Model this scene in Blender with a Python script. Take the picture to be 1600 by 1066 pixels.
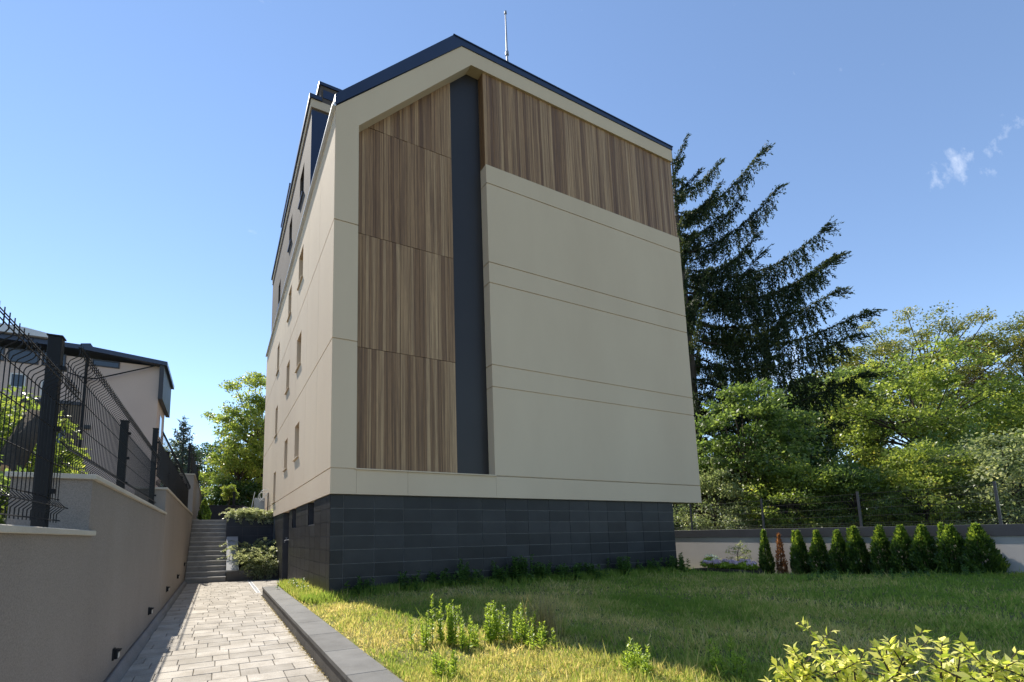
import bpy, bmesh, math, random
import numpy as np
from mathutils import Matrix, Vector, noise
R = math.radians
random.seed(7); rng = np.random.default_rng(7)
SC = bpy.context.scene
for o in list(bpy.data.objects): bpy.data.objects.remove(o)

# ------------------------------------------------------------------ camera
PX_F, PX_CX, PX_CY = 726.98, 689.54, 745.33            # lens in pixels of the 1600 px wide photograph
YAW, PITCH, ROLL = 0.447843546, 0.126264587, -0.01551316
EYE = Vector((-2.1506, -10.0004, 1.55))
_f = Vector((math.sin(YAW)*math.cos(PITCH), math.cos(YAW)*math.cos(PITCH), math.sin(PITCH)))
_r = Vector((math.cos(YAW), -math.sin(YAW), 0)); _u = _r.cross(_f)
_r2 = _r*math.cos(ROLL)+_u*math.sin(ROLL); _u2 = _u*math.cos(ROLL)-_r*math.sin(ROLL)
cam = bpy.data.cameras.new('camera'); co = bpy.data.objects.new('camera', cam); SC.collection.objects.link(co)
M4 = Matrix((( _r2.x, _u2.x, -_f.x, EYE.x), (_r2.y, _u2.y, -_f.y, EYE.y), (_r2.z, _u2.z, -_f.z, EYE.z), (0, 0, 0, 1)))
co.matrix_world = M4
cam.sensor_fit = 'HORIZONTAL'; cam.sensor_width = 36; cam.lens = 36*PX_F/1600
cam.shift_x = (800-PX_CX)/1600; cam.shift_y = (PX_CY-533)/1600
cam.clip_start = 0.05; cam.clip_end = 3000
SC.camera = co
SC.render.resolution_x = 1024; SC.render.resolution_y = 682

# ------------------------------------------------------------------ sky, sun, exposure
SUN_AZ, SUN_EL = 11.4, 49.0                              # degrees left of +y, degrees up
w = bpy.data.worlds.new('World'); SC.world = w; w.use_nodes = True
nt = w.node_tree; nt.nodes.clear()
out = nt.nodes.new('ShaderNodeOutputWorld'); bg = nt.nodes.new('ShaderNodeBackground')
sky = nt.nodes.new('ShaderNodeTexSky'); sky.sky_type = 'NISHITA'; sky.sun_disc = False
sky.sun_elevation = R(SUN_EL); sky.sun_rotation = R(-SUN_AZ)
sky.air_density = 1.0; sky.dust_density = 0.0; sky.ozone_density = 1.3; sky.altitude = 900
# thin wisps of cirrus, laid out by compass direction
tc = nt.nodes.new('ShaderNodeTexCoord')
mp = nt.nodes.new('ShaderNodeMapping'); mp.inputs['Rotation'].default_value = (R(20), R(-35), R(30)); mp.inputs['Scale'].default_value = (14, 60, 34)
nz = nt.nodes.new('ShaderNodeTexNoise'); nz.inputs['Scale'].default_value = 1.0; nz.inputs['Detail'].default_value = 7; nz.inputs['Roughness'].default_value = .62
nt.links.new(tc.outputs['Generated'], mp.inputs[0]); nt.links.new(mp.outputs[0], nz.inputs['Vector'])
def ray(u, v):
    d = _r2*((u-PX_CX)/PX_F) - _u2*((v-PX_CY)/PX_F) + _f
    return d.normalized()
mask = None
for (u, v, rad, amt) in ((1488, 268, .05, .85), (1576, 203, .03, .8), (1545, 243, .04, .7), (1230, 590, .10, .9)):
    dn = nt.nodes.new('ShaderNodeVectorMath'); dn.operation = 'DISTANCE'; dn.inputs[1].default_value = ray(u, v)
    nt.links.new(tc.outputs['Generated'], dn.inputs[0])
    mr = nt.nodes.new('ShaderNodeMapRange'); mr.inputs[1].default_value = 0; mr.inputs[2].default_value = rad; mr.inputs[3].default_value = amt; mr.inputs[4].default_value = 0
    mr.interpolation_type = 'SMOOTHSTEP'; nt.links.new(dn.outputs['Value'], mr.inputs[0])
    if mask is None: mask = mr.outputs[0]
    else:
        a = nt.nodes.new('ShaderNodeMath'); a.operation = 'MAXIMUM'; nt.links.new(mask, a.inputs[0]); nt.links.new(mr.outputs[0], a.inputs[1]); mask = a.outputs[0]
add = nt.nodes.new('ShaderNodeMath'); add.operation = 'MULTIPLY_ADD'; add.inputs[1].default_value = .34; nt.links.new(mask, add.inputs[0]); nt.links.new(nz.outputs[0], add.inputs[2])
cr = nt.nodes.new('ShaderNodeMapRange'); cr.inputs[1].default_value = .70; cr.inputs[2].default_value = 1.1; cr.inputs[3].default_value = 0; cr.inputs[4].default_value = .55
nt.links.new(add.outputs[0], cr.inputs[0])
mx = nt.nodes.new('ShaderNodeMix'); mx.data_type = 'RGBA'; mx.inputs[7].default_value = (6.0, 6.2, 6.6, 1)
nt.links.new(cr.outputs[0], mx.inputs[0]); nt.links.new(sky.outputs[0], mx.inputs[6])
nt.links.new(mx.outputs[2], bg.inputs[0]); bg.inputs[1].default_value = 0.10
nt.links.new(bg.outputs[0], out.inputs[0])
sl = bpy.data.lights.new('sun', 'SUN'); sl.energy = 3.2; sl.angle = R(.53); sl.color = (1, .93, .82)
so = bpy.data.objects.new('sun', sl); SC.collection.objects.link(so)
sd = Vector((-math.sin(R(SUN_AZ))*math.cos(R(SUN_EL)), math.cos(R(SUN_AZ))*math.cos(R(SUN_EL)), math.sin(R(SUN_EL))))
so.rotation_euler = (-sd).to_track_quat('-Z', 'Y').to_euler(); so.location = (0, 0, 40)
vs = SC.view_settings; vs.view_transform = 'Standard'; vs.look = 'None'; vs.exposure = 1.2; vs.gamma = 1; vs.use_curve_mapping = False
SC.render.engine = 'CYCLES'; SC.cycles.max_bounces = 8; SC.cycles.transparent_max_bounces = 8

# ------------------------------------------------------------------ helpers
COL = SC.collection
def tag(o, label=None, cat=None, group=None, kind=None):
    if label: o['label'] = label
    if cat: o['category'] = cat
    if group: o['group'] = group
    if kind: o['kind'] = kind
    return o
def empty(name, loc=(0, 0, 0), **k):
    o = bpy.data.objects.new(name, None); o.location = loc; o.empty_display_size = .2; COL.objects.link(o); tag(o, **k); return o
def link(name, me, mat=None, parent=None, loc=None):
    o = bpy.data.objects.new(name, me); COL.objects.link(o)
    if mat and not me.materials: me.materials.append(mat)
    if parent:
        o.parent = parent
        off = world_loc(parent)
        o.location = (Vector(loc) if loc else Vector()) - off
    elif loc: o.location = loc
    return o
def world_loc(o):
    v = Vector()
    while o is not None: v += o.location; o = o.parent
    return v
class MB:
    """collects boxes, prisms and tubes into one mesh"""
    def __init__(s): s.v = []; s.f = []
    def quadbox(s, P):
        n = len(s.v); s.v += [tuple(p) for p in P]
        s.f += [(n, n+3, n+2, n+1), (n+4, n+5, n+6, n+7), (n, n+1, n+5, n+4), (n+1, n+2, n+6, n+5), (n+2, n+3, n+7, n+6), (n+3, n, n+4, n+7)]
        return s
    def box(s, x0, x1, y0, y1, z0, z1):
        return s.quadbox([(x0, y0, z0), (x1, y0, z0), (x1, y1, z0), (x0, y1, z0), (x0, y0, z1), (x1, y0, z1), (x1, y1, z1), (x0, y1, z1)])
    def prism_xz(s, pts, y0, y1):
        n = len(s.v); k = len(pts)
        s.v += [(x, y0, z) for x, z in pts]+[(x, y1, z) for x, z in pts]
        s.f += [tuple(range(n, n+k)), tuple(range(n+2*k-1, n+k-1, -1))]
        s.f += [(n+(i+1) % k, n+i, n+k+i, n+k+(i+1) % k) for i in range(k)]
        return s
    def prism_yz(s, pts, x0, x1):
        n = len(s.v); k = len(pts)
        s.v += [(x0, y, z) for y, z in pts]+[(x1, y, z) for y, z in pts]
        s.f += [tuple(range(n, n+k)), tuple(range(n+2*k-1, n+k-1, -1))]
        s.f += [(n+(i+1) % k, n+i, n+k+i, n+k+(i+1) % k) for i in range(k)]
        return s
    def tube(s, pts, rad, k=6, cap=True):
        pts = [Vector(p) for p in pts]; m = len(pts)
        rads = rad if isinstance(rad, (list, tuple)) else [rad]*m
        n0 = len(s.v); up = Vector((.13, .31, .94))
        for i, p in enumerate(pts):
            t = (pts[min(i+1, m-1)]-pts[max(i-1, 0)]).normalized()
            a = t.cross(up)
            if a.length < .05: a = t.cross(Vector((1, 0, 0)))
            a.normalize(); b = t.cross(a)
            for j in range(k):
                an = 2*math.pi*j/k; q = p+(a*math.cos(an)+b*math.sin(an))*rads[i]; s.v.append(tuple(q))
        for i in range(m-1):
            for j in range(k):
                a0 = n0+i*k+j; a1 = n0+i*k+(j+1) % k; s.f.append((a0, a1, a1+k, a0+k))
        if cap:
            s.f.append(tuple(n0+k-1-j for j in range(k))); s.f.append(tuple(n0+(m-1)*k+j for j in range(k)))
        return s
    def mesh(s, name='m', bevel=0):
        me = bpy.data.meshes.new(name); me.from_pydata(s.v, [], s.f)
        bm = bmesh.new(); bm.from_mesh(me)
        bmesh.ops.recalc_face_normals(bm, faces=bm.faces)
        if bevel: bmesh.ops.bevel(bm, geom=list(bm.edges), offset=bevel, segments=1, affect='EDGES')
        bm.to_mesh(me); bm.free(); me.update(); return me
    def build(s, name, mat, parent=None, bevel=0, smooth=False, loc=None):
        me = s.mesh(name, bevel)
        if loc is not None: me.transform(Matrix.Translation(-Vector(loc)))
        if smooth: me.polygons.foreach_set('use_smooth', [True]*len(me.polygons))
        return link(name, me, mat, parent, loc)
def rect_minus(r, holes):
    """rectangle (a0,a1,b0,b1) minus rectangles -> list of rectangles"""
    a0, a1, b0, b1 = r; hs = [h for h in holes if h[0] < a1 and h[1] > a0 and h[2] < b1 and h[3] > b0]
    cuts = sorted({a0, a1, *[min(max(x, a0), a1) for h in hs for x in h[:2]]}); res = []
    for c0, c1 in zip(cuts, cuts[1:]):
        if c1-c0 < 1e-4: continue
        z = b0
        for h in sorted([h for h in hs if h[0] <= c0+1e-5 and h[1] >= c1-1e-5], key=lambda h: h[2]):
            if h[2]-z > 1e-4: res.append((c0, c1, z, h[2]))
            z = max(z, h[3])
        if b1-z > 1e-4: res.append((c0, c1, z, b1))
    return res
def quads(name, V, tint, mat, parent=None, kind=None, loc=None):
    """V: (n,4,3) array of quads, tint: (n,) 0..1 stored as point attribute"""
    V = np.asarray(V, dtype=np.float32); n = len(V)
    me = bpy.data.meshes.new(name); me.vertices.add(4*n)
    off = np.array(loc if loc is not None else (0, 0, 0), dtype=np.float32)
    me.vertices.foreach_set('co', (V-off).reshape(-1))
    me.loops.add(4*n); me.loops.foreach_set('vertex_index', np.arange(4*n, dtype=np.int32))
    me.polygons.add(n); me.polygons.foreach_set('loop_start', np.arange(0, 4*n, 4, dtype=np.int32))
    me.update(calc_edges=True)
    a = me.attributes.new('tint', 'FLOAT', 'POINT'); a.data.foreach_set('value', np.repeat(np.asarray(tint, dtype=np.float32), 4))
    o = link(name, me, mat, parent, loc)
    if kind: o['kind'] = kind
    return o
def unit(a): return a/np.maximum(np.linalg.norm(a, axis=-1, keepdims=True), 1e-9)
def leaves(C, D, N, L, W, base=True):
    """diamond leaves: C position (stalk end), D axis, N normal, L length, W width"""
    D = unit(D); S = unit(np.cross(N, D)); Nn = np.cross(D, S)
    L = np.asarray(L).reshape(-1, 1)*np.ones((len(C), 1)); W = np.asarray(W).reshape(-1, 1)*np.ones((len(C), 1))
    m = C+D*L*.45
    return np.stack([C, m+S*W*.5+Nn*W*.12, C+D*L-Nn*L*.08, m-S*W*.5+Nn*W*.12], axis=1)
def rdir(n): return unit(rng.normal(size=(n, 3)))
def px_at(u, v, depth):
    """point on the photo ray (u,v) at a given horizontal distance along the view"""
    d = _r2*((u-PX_CX)/PX_F) - _u2*((v-PX_CY)/PX_F) + _f
    h = d.x*math.sin(YAW)+d.y*math.cos(YAW)
    return EYE+d*(depth/h)

# ------------------------------------------------------------------ materials
def mat(name):
    m = bpy.data.materials.new(name); m.use_nodes = True; n = m.node_tree
    b = n.nodes['Principled BSDF']; return m, n, b
def ramp(n, fac, stops):
    r = n.nodes.new('ShaderNodeValToRGB'); el = r.color_ramp.elements
    while len(el) < len(stops): el.new(.5)
    for e, (p, c) in zip(el, stops): e.position = p; e.color = (*c, 1)
    n.links.new(fac, r.inputs[0]); return r.outputs[0]
def tex(n, scale, detail=5, rough=.6, coord='Object', stretch=None, kind='noise'):
    t = n.nodes.new('ShaderNodeTexCoord'); m = n.nodes.new('ShaderNodeMapping')
    if stretch: m.inputs['Scale'].default_value = stretch
    n.links.new(t.outputs[coord], m.inputs[0])
    z = n.nodes.new('ShaderNodeTexNoise'); z.inputs['Scale'].default_value = scale; z.inputs['Detail'].default_value = detail; z.inputs['Roughness'].default_value = rough
    n.links.new(m.outputs[0], z.inputs['Vector']); return z.outputs['Fac']
def geo_tex(n, scale, detail=5, rough=.6, stretch=None):
    t = n.nodes.new('ShaderNodeNewGeometry'); m = n.nodes.new('ShaderNodeMapping')
    if stretch: m.inputs['Scale'].default_value = stretch
    n.links.new(t.outputs['Position'], m.inputs[0])
    z = n.nodes.new('ShaderNodeTexNoise'); z.inputs['Scale'].default_value = scale; z.inputs['Detail'].default_value = detail; z.inputs['Roughness'].default_value = rough
    n.links.new(m.outputs[0], z.inputs['Vector']); return z.outputs['Fac']
def mixc(n, fac, a, b, mode='MIX'):
    m = n.nodes.new('ShaderNodeMix'); m.data_type = 'RGBA'; m.blend_type = mode
    for s, i in ((fac, 0), (a, 6), (b, 7)):
        if isinstance(s, (float, int)): m.inputs[i].default_value = s
        elif isinstance(s, tuple): m.inputs[i].default_value = (*s, 1)
        else: n.links.new(s, m.inputs[i])
    return m.outputs[2]
def bump(n, b, h, strength, dist=.01):
    k = n.nodes.new('ShaderNodeBump'); k.inputs['Strength'].default_value = strength; k.inputs['Distance'].default_value = dist
    n.links.new(h, k.inputs['Height']); n.links.new(k.outputs[0], b.inputs['Normal'])
def surface(name, c0, c1, big=.6, fine=60, rough=.85, bstr=.3, bdist=.006, spec=.3, objrand=0., streak=None, metal=0., speck=.25):
    """two-tone weathered surface: broad blotches, fine speckle, relief; per-object tone if objrand"""
    m, n, b = mat(name)
    t = geo_tex(n, big, 6, .6, streak); f = geo_tex(n, fine, 3, .7)
    c = ramp(n, t, ((.3, c0), (.7, c1)))
    k = n.nodes.new('ShaderNodeMapRange'); k.inputs[1].default_value = .3; k.inputs[2].default_value = .7; k.inputs[3].default_value = 1-speck; k.inputs[4].default_value = 1+speck
    n.links.new(f, k.inputs[0])
    if objrand:
        oi = n.nodes.new('ShaderNodeObjectInfo'); q = n.nodes.new('ShaderNodeMapRange'); q.inputs[3].default_value = 1-objrand; q.inputs[4].default_value = 1+objrand
        n.links.new(oi.outputs['Random'], q.inputs[0]); mu = n.nodes.new('ShaderNodeMath'); mu.operation = 'MULTIPLY'; n.links.new(k.outputs[0], mu.inputs[0]); n.links.new(q.outputs[0], mu.inputs[1]); kk = mu.outputs[0]
    else: kk = k.outputs[0]
    vm = n.nodes.new('ShaderNodeVectorMath'); vm.operation = 'SCALE'; n.links.new(c, vm.inputs[0]); n.links.new(kk, vm.inputs['Scale'])
    n.links.new(vm.outputs[0], b.inputs['Base Color'])
    b.inputs['Roughness'].default_value = rough; b.inputs['Specular IOR Level'].default_value = spec; b.inputs['Metallic'].default_value = metal
    if bstr: bump(n, b, f, bstr, bdist)
    return m
def foliage(name, stops, trans=.45, rough=.38, spec=.5):
    """leaf material: colour by the leaf's own tint, light passes through the blade"""
    m, n, b = mat(name)
    a = n.nodes.new('ShaderNodeAttribute'); a.attribute_name = 'tint'
    c = ramp(n, a.outputs['Fac'], stops); n.links.new(c, b.inputs['Base Color'])
    b.inputs['Roughness'].default_value = rough; b.inputs['Specular IOR Level'].default_value = spec
    t = n.nodes.new('ShaderNodeBsdfTranslucent'); hs = mixc(n, .55, c, (1.0, .93, .4), 'MULTIPLY')
    g = n.nodes.new('ShaderNodeVectorMath'); g.operation = 'SCALE'; g.inputs['Scale'].default_value = 2.6; n.links.new(hs, g.inputs[0]); n.links.new(g.outputs[0], t.inputs['Color'])
    ms = n.nodes.new('ShaderNodeMixShader'); ms.inputs[0].default_value = trans
    n.links.new(b.outputs[0], ms.inputs[1]); n.links.new(t.outputs[0], ms.inputs[2])
    n.links.new(ms.outputs[0], n.nodes['Material Output'].inputs['Surface']); return m
MT = {}
MT['stucco'] = surface('beige_render', (.60, .465, .325), (.67, .53, .375), .35, 220, .9, .25, .003, speck=.06, streak=(1, 1, .35))
MT['stucco_d'] = surface('grey_brown_render', (.088, .070, .060), (.115, .094, .080), .5, 220, .9, .25, .003, speck=.08)
MT['dark'] = surface('dark_slate_panel', (.022, .019, .0185), (.029, .0255, .0245), .5, 90, .45, .1, .002, spec=.4, speck=.1)
MT['tile'] = surface('anthracite_stone_tile', (.018, .0185, .020), (.031, .0315, .033), 2.2, 120, .48, .15, .002, spec=.32, objrand=.3, speck=.12)
MT['grout'] = surface('pale_grout', (.17, .17, .17), (.24, .24, .24), 4, 90, .95, 0)
MT['roof'] = surface('blue_black_roof_metal', (.012, .022, .055), (.018, .03, .07), .6, 60, .32, .05, .002, spec=.6, speck=.08)
MT['silver'] = surface('zinc_flashing', (.72, .74, .78), (.8, .82, .85), 1.5, 80, .4, .05, .001, metal=.2, speck=.08)
MT['wallgrey'] = surface('taupe_scratched_render', (.23, .20, .178), (.29, .255, .228), .5, 95, .95, .8, .008, speck=.24, streak=(1, 1, .4))
MT['coping'] = surface('pale_sandstone_coping', (.42, .385, .33), (.52, .48, .41), 2, 150, .85, .3, .004, speck=.14)
MT['rwall'] = surface('light_grey_render', (.40, .375, .36), (.47, .44, .425), .6, 160, .95, .5, .005, speck=.1)
MT['anth'] = surface('anthracite_coping', (.035, .038, .048), (.05, .054, .064), 1, 80, .5, .1, .002, spec=.4)
MT['kerb'] = surface('grey_basalt_slab', (.12, .118, .112), (.19, .188, .18), 2.2, 170, .75, .3, .003, objrand=.1, speck=.18)
MT['kerbside'] = surface('dark_grey_kerb_tile', (.09, .085, .08), (.125, .12, .112), 2, 120, .8, .2, .003, objrand=.1)
MT['paver'] = surface('pale_concrete_paver', (.31, .28, .235), (.50, .465, .41), 2.6, 110, .9, .5, .004, objrand=.15, speck=.3)
MT['sand'] = surface('joint_sand', (.11, .095, .075), (.17, .15, .12), 3, 120, 1, .4, .004)
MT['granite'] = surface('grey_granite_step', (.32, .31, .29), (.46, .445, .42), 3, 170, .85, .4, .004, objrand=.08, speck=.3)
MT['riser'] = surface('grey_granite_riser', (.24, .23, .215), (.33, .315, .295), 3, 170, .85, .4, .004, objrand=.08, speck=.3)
MT['cheek'] = surface('blue_grey_stone_slab', (.34, .35, .37), (.42, .43, .45), 1.6, 150, .7, .2, .003, speck=.1)
MT['bluestone'] = surface('dark_blue_stone', (.03, .034, .046), (.046, .05, .064), 1.3, 120, .6, .2, .003, speck=.12)
MT['steel'] = surface('powder_coated_steel', (.010, .011, .013), (.015, .016, .018), 3, 60, .6, 0, spec=.2, speck=.05)
MT['galv'] = surface('galvanised_steel', (.28, .29, .31), (.4, .41, .43), 3, 80, .45, .05, .001, metal=.6)
MT['white'] = surface('white_painted_steel', (.6, .6, .58), (.72, .72, .7), 3, 80, .5, .05, .001)
MT['grey_pvc'] = surface('grey_membrane', (.17, .165, .165), (.23, .225, .225), 2, 90, .6, .2, .004)
MT['soil'] = surface('soil', (.07, .055, .038), (.12, .095, .065), 1.2, 40, 1, .8, .03)
MT['lawn'] = surface('lawn_thatch', (.15, .17, .045), (.26, .235, .085), 1.1, 55, 1, .9, .03, speck=.4)
MT['earth'] = surface('rough_ground', (.07, .08, .03), (.12, .12, .05), .2, 20, 1, .8, .05)
MT['bark'] = surface('bark', (.045, .035, .026), (.09, .072, .055), 3, 40, .95, .9, .02, streak=(1, 1, .25))
MT['cutwood'] = surface('sawn_wood_end', (.42, .22, .10), (.55, .32, .17), 12, 80, .9, .2, .003)
MT['terracotta'] = surface('terracotta', (.32, .10, .045), (.40, .14, .07), 3, 90, .85, .2, .003)
MT['house'] = surface('pinkish_render', (.55, .44, .38), (.62, .50, .43), .4, 120, .95, .3, .004, speck=.06)
MT['houseb'] = surface('brown_render_band', (.15, .12, .09), (.19, .155, .12), .4, 120, .95, .3, .004)
MT['lampglass'] = surface('lamp_lens', (.5, .48, .42), (.6, .58, .52), 20, 90, .3, 0)
MT['canopy'] = surface('pale_canopy_sheet', (.62, .64, .66), (.70, .72, .74), 1, 60, .4, .1, .003)
m, n, b = mat('window_glass'); b.inputs['Base Color'].default_value = (.03, .04, .05, 1); b.inputs['Roughness'].default_value = .06; b.inputs['Specular IOR Level'].default_value = .8; MT['glass'] = m
# timber-look cladding: tone per board, long grain up the board
m, n, b = mat('timber_cladding')
oi = n.nodes.new('ShaderNodeObjectInfo')
g1 = geo_tex(n, 1, 3, .6, (26, 26, .35)); g2 = geo_tex(n, 1, 6, .7, (120, 120, 3.2))
c = ramp(n, oi.outputs['Random'], ((0, (.24, .125, .052)), (.3, (.34, .19, .085)), (.6, (.43, .255, .12)), (1, (.55, .35, .18))))
g1r = ramp(n, g1, ((.36, (0, 0, 0)), (.62, (1, 1, 1))))
c = mixc(n, g1r, mixc(n, .8, c, (.36, .31, .27), 'MULTIPLY'), c)
k = n.nodes.new('ShaderNodeMapRange'); k.inputs[1].default_value = .35; k.inputs[2].default_value = .65; k.inputs[3].default_value = .72; k.inputs[4].default_value = 1.12; n.links.new(g2, k.inputs[0])
vm = n.nodes.new('ShaderNodeVectorMath'); vm.operation = 'SCALE'; n.links.new(c, vm.inputs[0]); n.links.new(k.outputs[0], vm.inputs['Scale']); n.links.new(vm.outputs[0], b.inputs['Base Color'])
b.inputs['Roughness'].default_value = .5; b.inputs['Specular IOR Level'].default_value = .4; bump(n, b, g2, .25, .003); MT['wood'] = m
MT['leaf_mid'] = foliage('leaf_mid_green', ((0, (.05, .085, .02)), (.5, (.105, .16, .04)), (1, (.20, .26, .075))), .45)
MT['leaf_bright'] = foliage('leaf_yellow_green', ((0, (.085, .125, .022)), (.5, (.165, .22, .045)), (.9, (.29, .33, .075)), (1, (.43, .38, .09))), .46)
MT['leaf_dark'] = foliage('leaf_deep_green', ((0, (.018, .04, .010)), (.6, (.035, .075, .016)), (1, (.075, .125, .03))), .4)
MT['leaf_olive'] = foliage('leaf_olive', ((0, (.06, .075, .016)), (.5, (.115, .135, .03)), (1, (.22, .20, .055))), .48)
MT['leaf_silver'] = foliage('leaf_grey_green', ((0, (.09, .13, .05)), (.6, (.21, .25, .12)), (1, (.46, .47, .31))), .40)
MT['needle'] = foliage('spruce_needles', ((0, (.012, .022, .011)), (.7, (.028, .045, .018)), (1, (.09, .105, .03))), .22, .6, .15)
MT['needle_blue'] = foliage('blue_spruce_needles', ((0, (.02, .035, .03)), (1, (.06, .09, .075))), .25)
MT['thuja'] = foliage('arborvitae_scales', ((0, (.025, .055, .012)), (.6, (.06, .115, .022)), (1, (.24, .31, .045))), .4)
MT['thuja_dead'] = foliage('dead_arborvitae', ((0, (.10, .04, .018)), (1, (.30, .14, .06))), .3)
MT['juniper'] = foliage('juniper_scales', ((0, (.12, .15, .07)), (.6, (.32, .36, .21)), (1, (.58, .60, .42))), .3)
MT['grass'] = foliage('grass_blades', ((0, (.15, .235, .045)), (.35, (.24, .31, .07)), (.65, (.42, .38, .15)), (1, (.62, .52, .29))), .40, .7, .04)
MT['weed'] = foliage('weed_leaves', ((0, (.16, .24, .03)), (1, (.36, .44, .08))), .5)
MT['nettle'] = foliage('nettle_leaves', ((0, (.045, .10, .022)), (1, (.12, .20, .05))), .45)
MT['straw'] = foliage('dry_grass_stalks', ((0, (.16, .14, .055)), (1, (.36, .29, .15))), .35)
MT['petal'] = foliage('hydrangea_petals', ((0, (.52, .42, .58)), (.7, (.66, .56, .66)), (1, (.80, .80, .70))), .35)

# ================================================================== SETTING
def struct(o): o['kind'] = 'structure'; return o
struct(MB().box(-700, 700, -700, 900, -1.0, -.30).build('ground', MT['earth']))
XW = -3.15                                                # face of the retaining wall left of the path
XR = 15.0                                                 # face of the garden wall on the right
def sstep(a, b, x): t = min(max((x-a)/(b-a), 0), 1); return t*t*(3-2*t)
def lawn_z(x, y):
    a = .235+.125*sstep(-.6, 1.6, x)
    wz = min(max(.06+(-.3-y)*.072, .05), .44)
    t = sstep(9.8, 14.0, x)
    return a*(1-t)+wz*t + .025*noise.noise(Vector((x*.7, y*.7, 3.1)))+.012*noise.noise(Vector((x*2.3, y*2.3, 1.1)))
def sheet(name, x0, x1, y0, y1, nx, ny, zf, m, skirt=.5):
    mb = MB(); X = np.linspace(x0, x1, nx+1); Y = np.linspace(y0, y1, ny+1)
    for y in Y:
        for x in X: mb.v.append((x, y, zf(x, y)))
    for j in range(ny):
        for i in range(nx):
            a = j*(nx+1)+i; mb.f.append((a, a+1, a+nx+2, a+nx+1))
    return struct(mb.build(name, m, smooth=True))
sheet('lawn', -.62, XR+.05, -16, 4.0, 64, 80, lawn_z, MT['lawn'])
struct(MB().box(-45, XW-.32, -16, 60, -.3, 1.50).build('neighbour_garden', MT['soil']))
struct(MB().box(-2.98, .28, 13.02, 34, -.3, 2.40).build('upper_terrace', MT['soil']))
struct(MB().box(-3.45, 40, 22, 70, -.3, 2.2).build('rear_slope', MT['earth']))
struct(MB().box(XR+.22, 60, -16, 22, -.3, .35).build('rear_garden', MT['soil']))

# --- path of pale pavers
path = struct(MB().box(XW-.05, -.9, -14, 9.45, -.30, -.022).build('path', MT['sand']))
struct(MB().box(-.9, .05, 3.9, 9.45, -.30, -.024).build('path_bed', MT['sand']))
PAV = {}
def paver_mesh(l):
    k = round(l, 3)
    if k not in PAV:
        PAV[k] = MB().box(-l/2+.004, l/2-.004, -.146, .146, -.05, 0).mesh('paver', .005); PAV[k].materials.append(MT['paver'])
    return PAV[k]
rows = []; y = -13.9
while y < 9.1: rows.append(y); y += .3
cnt = 0; rest = MB(); prnd = random.Random(3)
for y in rows:
    x = XW+.07; xe = -.985 if y < 3.85 else .02
    x += prnd.choice((-.1, 0, -.05, .05))*.6
    while x < xe-.02:
        l = prnd.choice((.2, .3, .4, .4)); 
        if x+l > xe-.08: l = xe-x
        dz = prnd.uniform(-.0025, .0025)
        if l < .03: break
        if -5.2 < y < 9 and cnt < 298:
            o = bpy.data.objects.new('paver', paver_mesh(l)); COL.objects.link(o); o.parent = path
            o.location = (x+l/2, y+.15, dz); o.rotation_euler = (prnd.uniform(-.004, .004), prnd.uniform(-.004, .004), 0); cnt += 1
        else: rest.box(x+.004, x+l-.004, y+.004, y+.296, -.05, dz)
        x += l
tag(rest.build('paver_field', MT['paver'], path, bevel=.004), kind='stuff')
# --- drain channel set in the pavers
dr = empty('drain_channel', (-1.0, 7.2, 0), label='pale steel drain channel set in the pavers beside the lower planter', cat='drain')
MB().box(-1.06, -.94, 4.7, 9.36, -.045, .0065).build('channel_cover', MT['silver'], dr, .003)
sl_ = MB()
for i in range(60): sl_.box(-1.04, -.96, 4.78+i*.076, 4.80+i*.076, .004, .0085)
tag(sl_.build('slots', MT['steel'], dr), kind='stuff')
# --- grey membrane skirting along the foot of the wall
mb = MB(); pts = []
for i in range(60):
    y = -13.5+i*.387; wv = .012*noise.noise(Vector((y*.8, 0, 0)))
    pts.append((y, .05+wv, .115+.02*noise.noise(Vector((y*.6, 5, 0)))))
for i, (y, a, h) in enumerate(pts):
    n0 = len(mb.v); mb.v += [(XW+.004, y, h), (XW+.03+a*.2, y, h-.004), (XW+.045+a*.5, y, h*.45), (XW+.05+a, y, .012), (XW+.05+a, y, -.02), (XW+.004, y, -.02)]
    if i:
        for k in range(6): mb.f.append((n0-6+k, n0-6+(k+1) % 6, n0+(k+1) % 6, n0+k))
tag(mb.build('base_membrane', MT['grey_pvc'], smooth=True), 'grey waterproofing membrane strip along the foot of the taupe wall', 'membrane strip')

# --- kerb wall between path and lawn
kb = empty('kerb_wall', (-.8, -5, 0), label='low dark grey kerb wall with stone slabs between path and lawn', cat='kerb wall')
MB().box(-.955, -.60, -14, 3.80, -.25, .19).build('core', MT['kerbside'], kb)
ys = [3.84-1.03*i for i in range(18)]
for a, b_ in zip(ys[1:], ys):
    MB().box(-.985, -.575, a+.003, b_-.003, .195, .25).build('cap_slab', MT['kerb'], kb, .004)
ys = [3.82-.75*i for i in range(24)]
for a, b_ in zip(ys[1:], ys):
    MB().box(-.972, -.955, a+.003, b_-.003, -.03, .193).build('side_tile', MT['kerbside'], kb)
MB().box(-.97, -.60, 3.802, 3.822, -.03, .193).build('end_tile', MT['kerbside'], kb)

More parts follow.
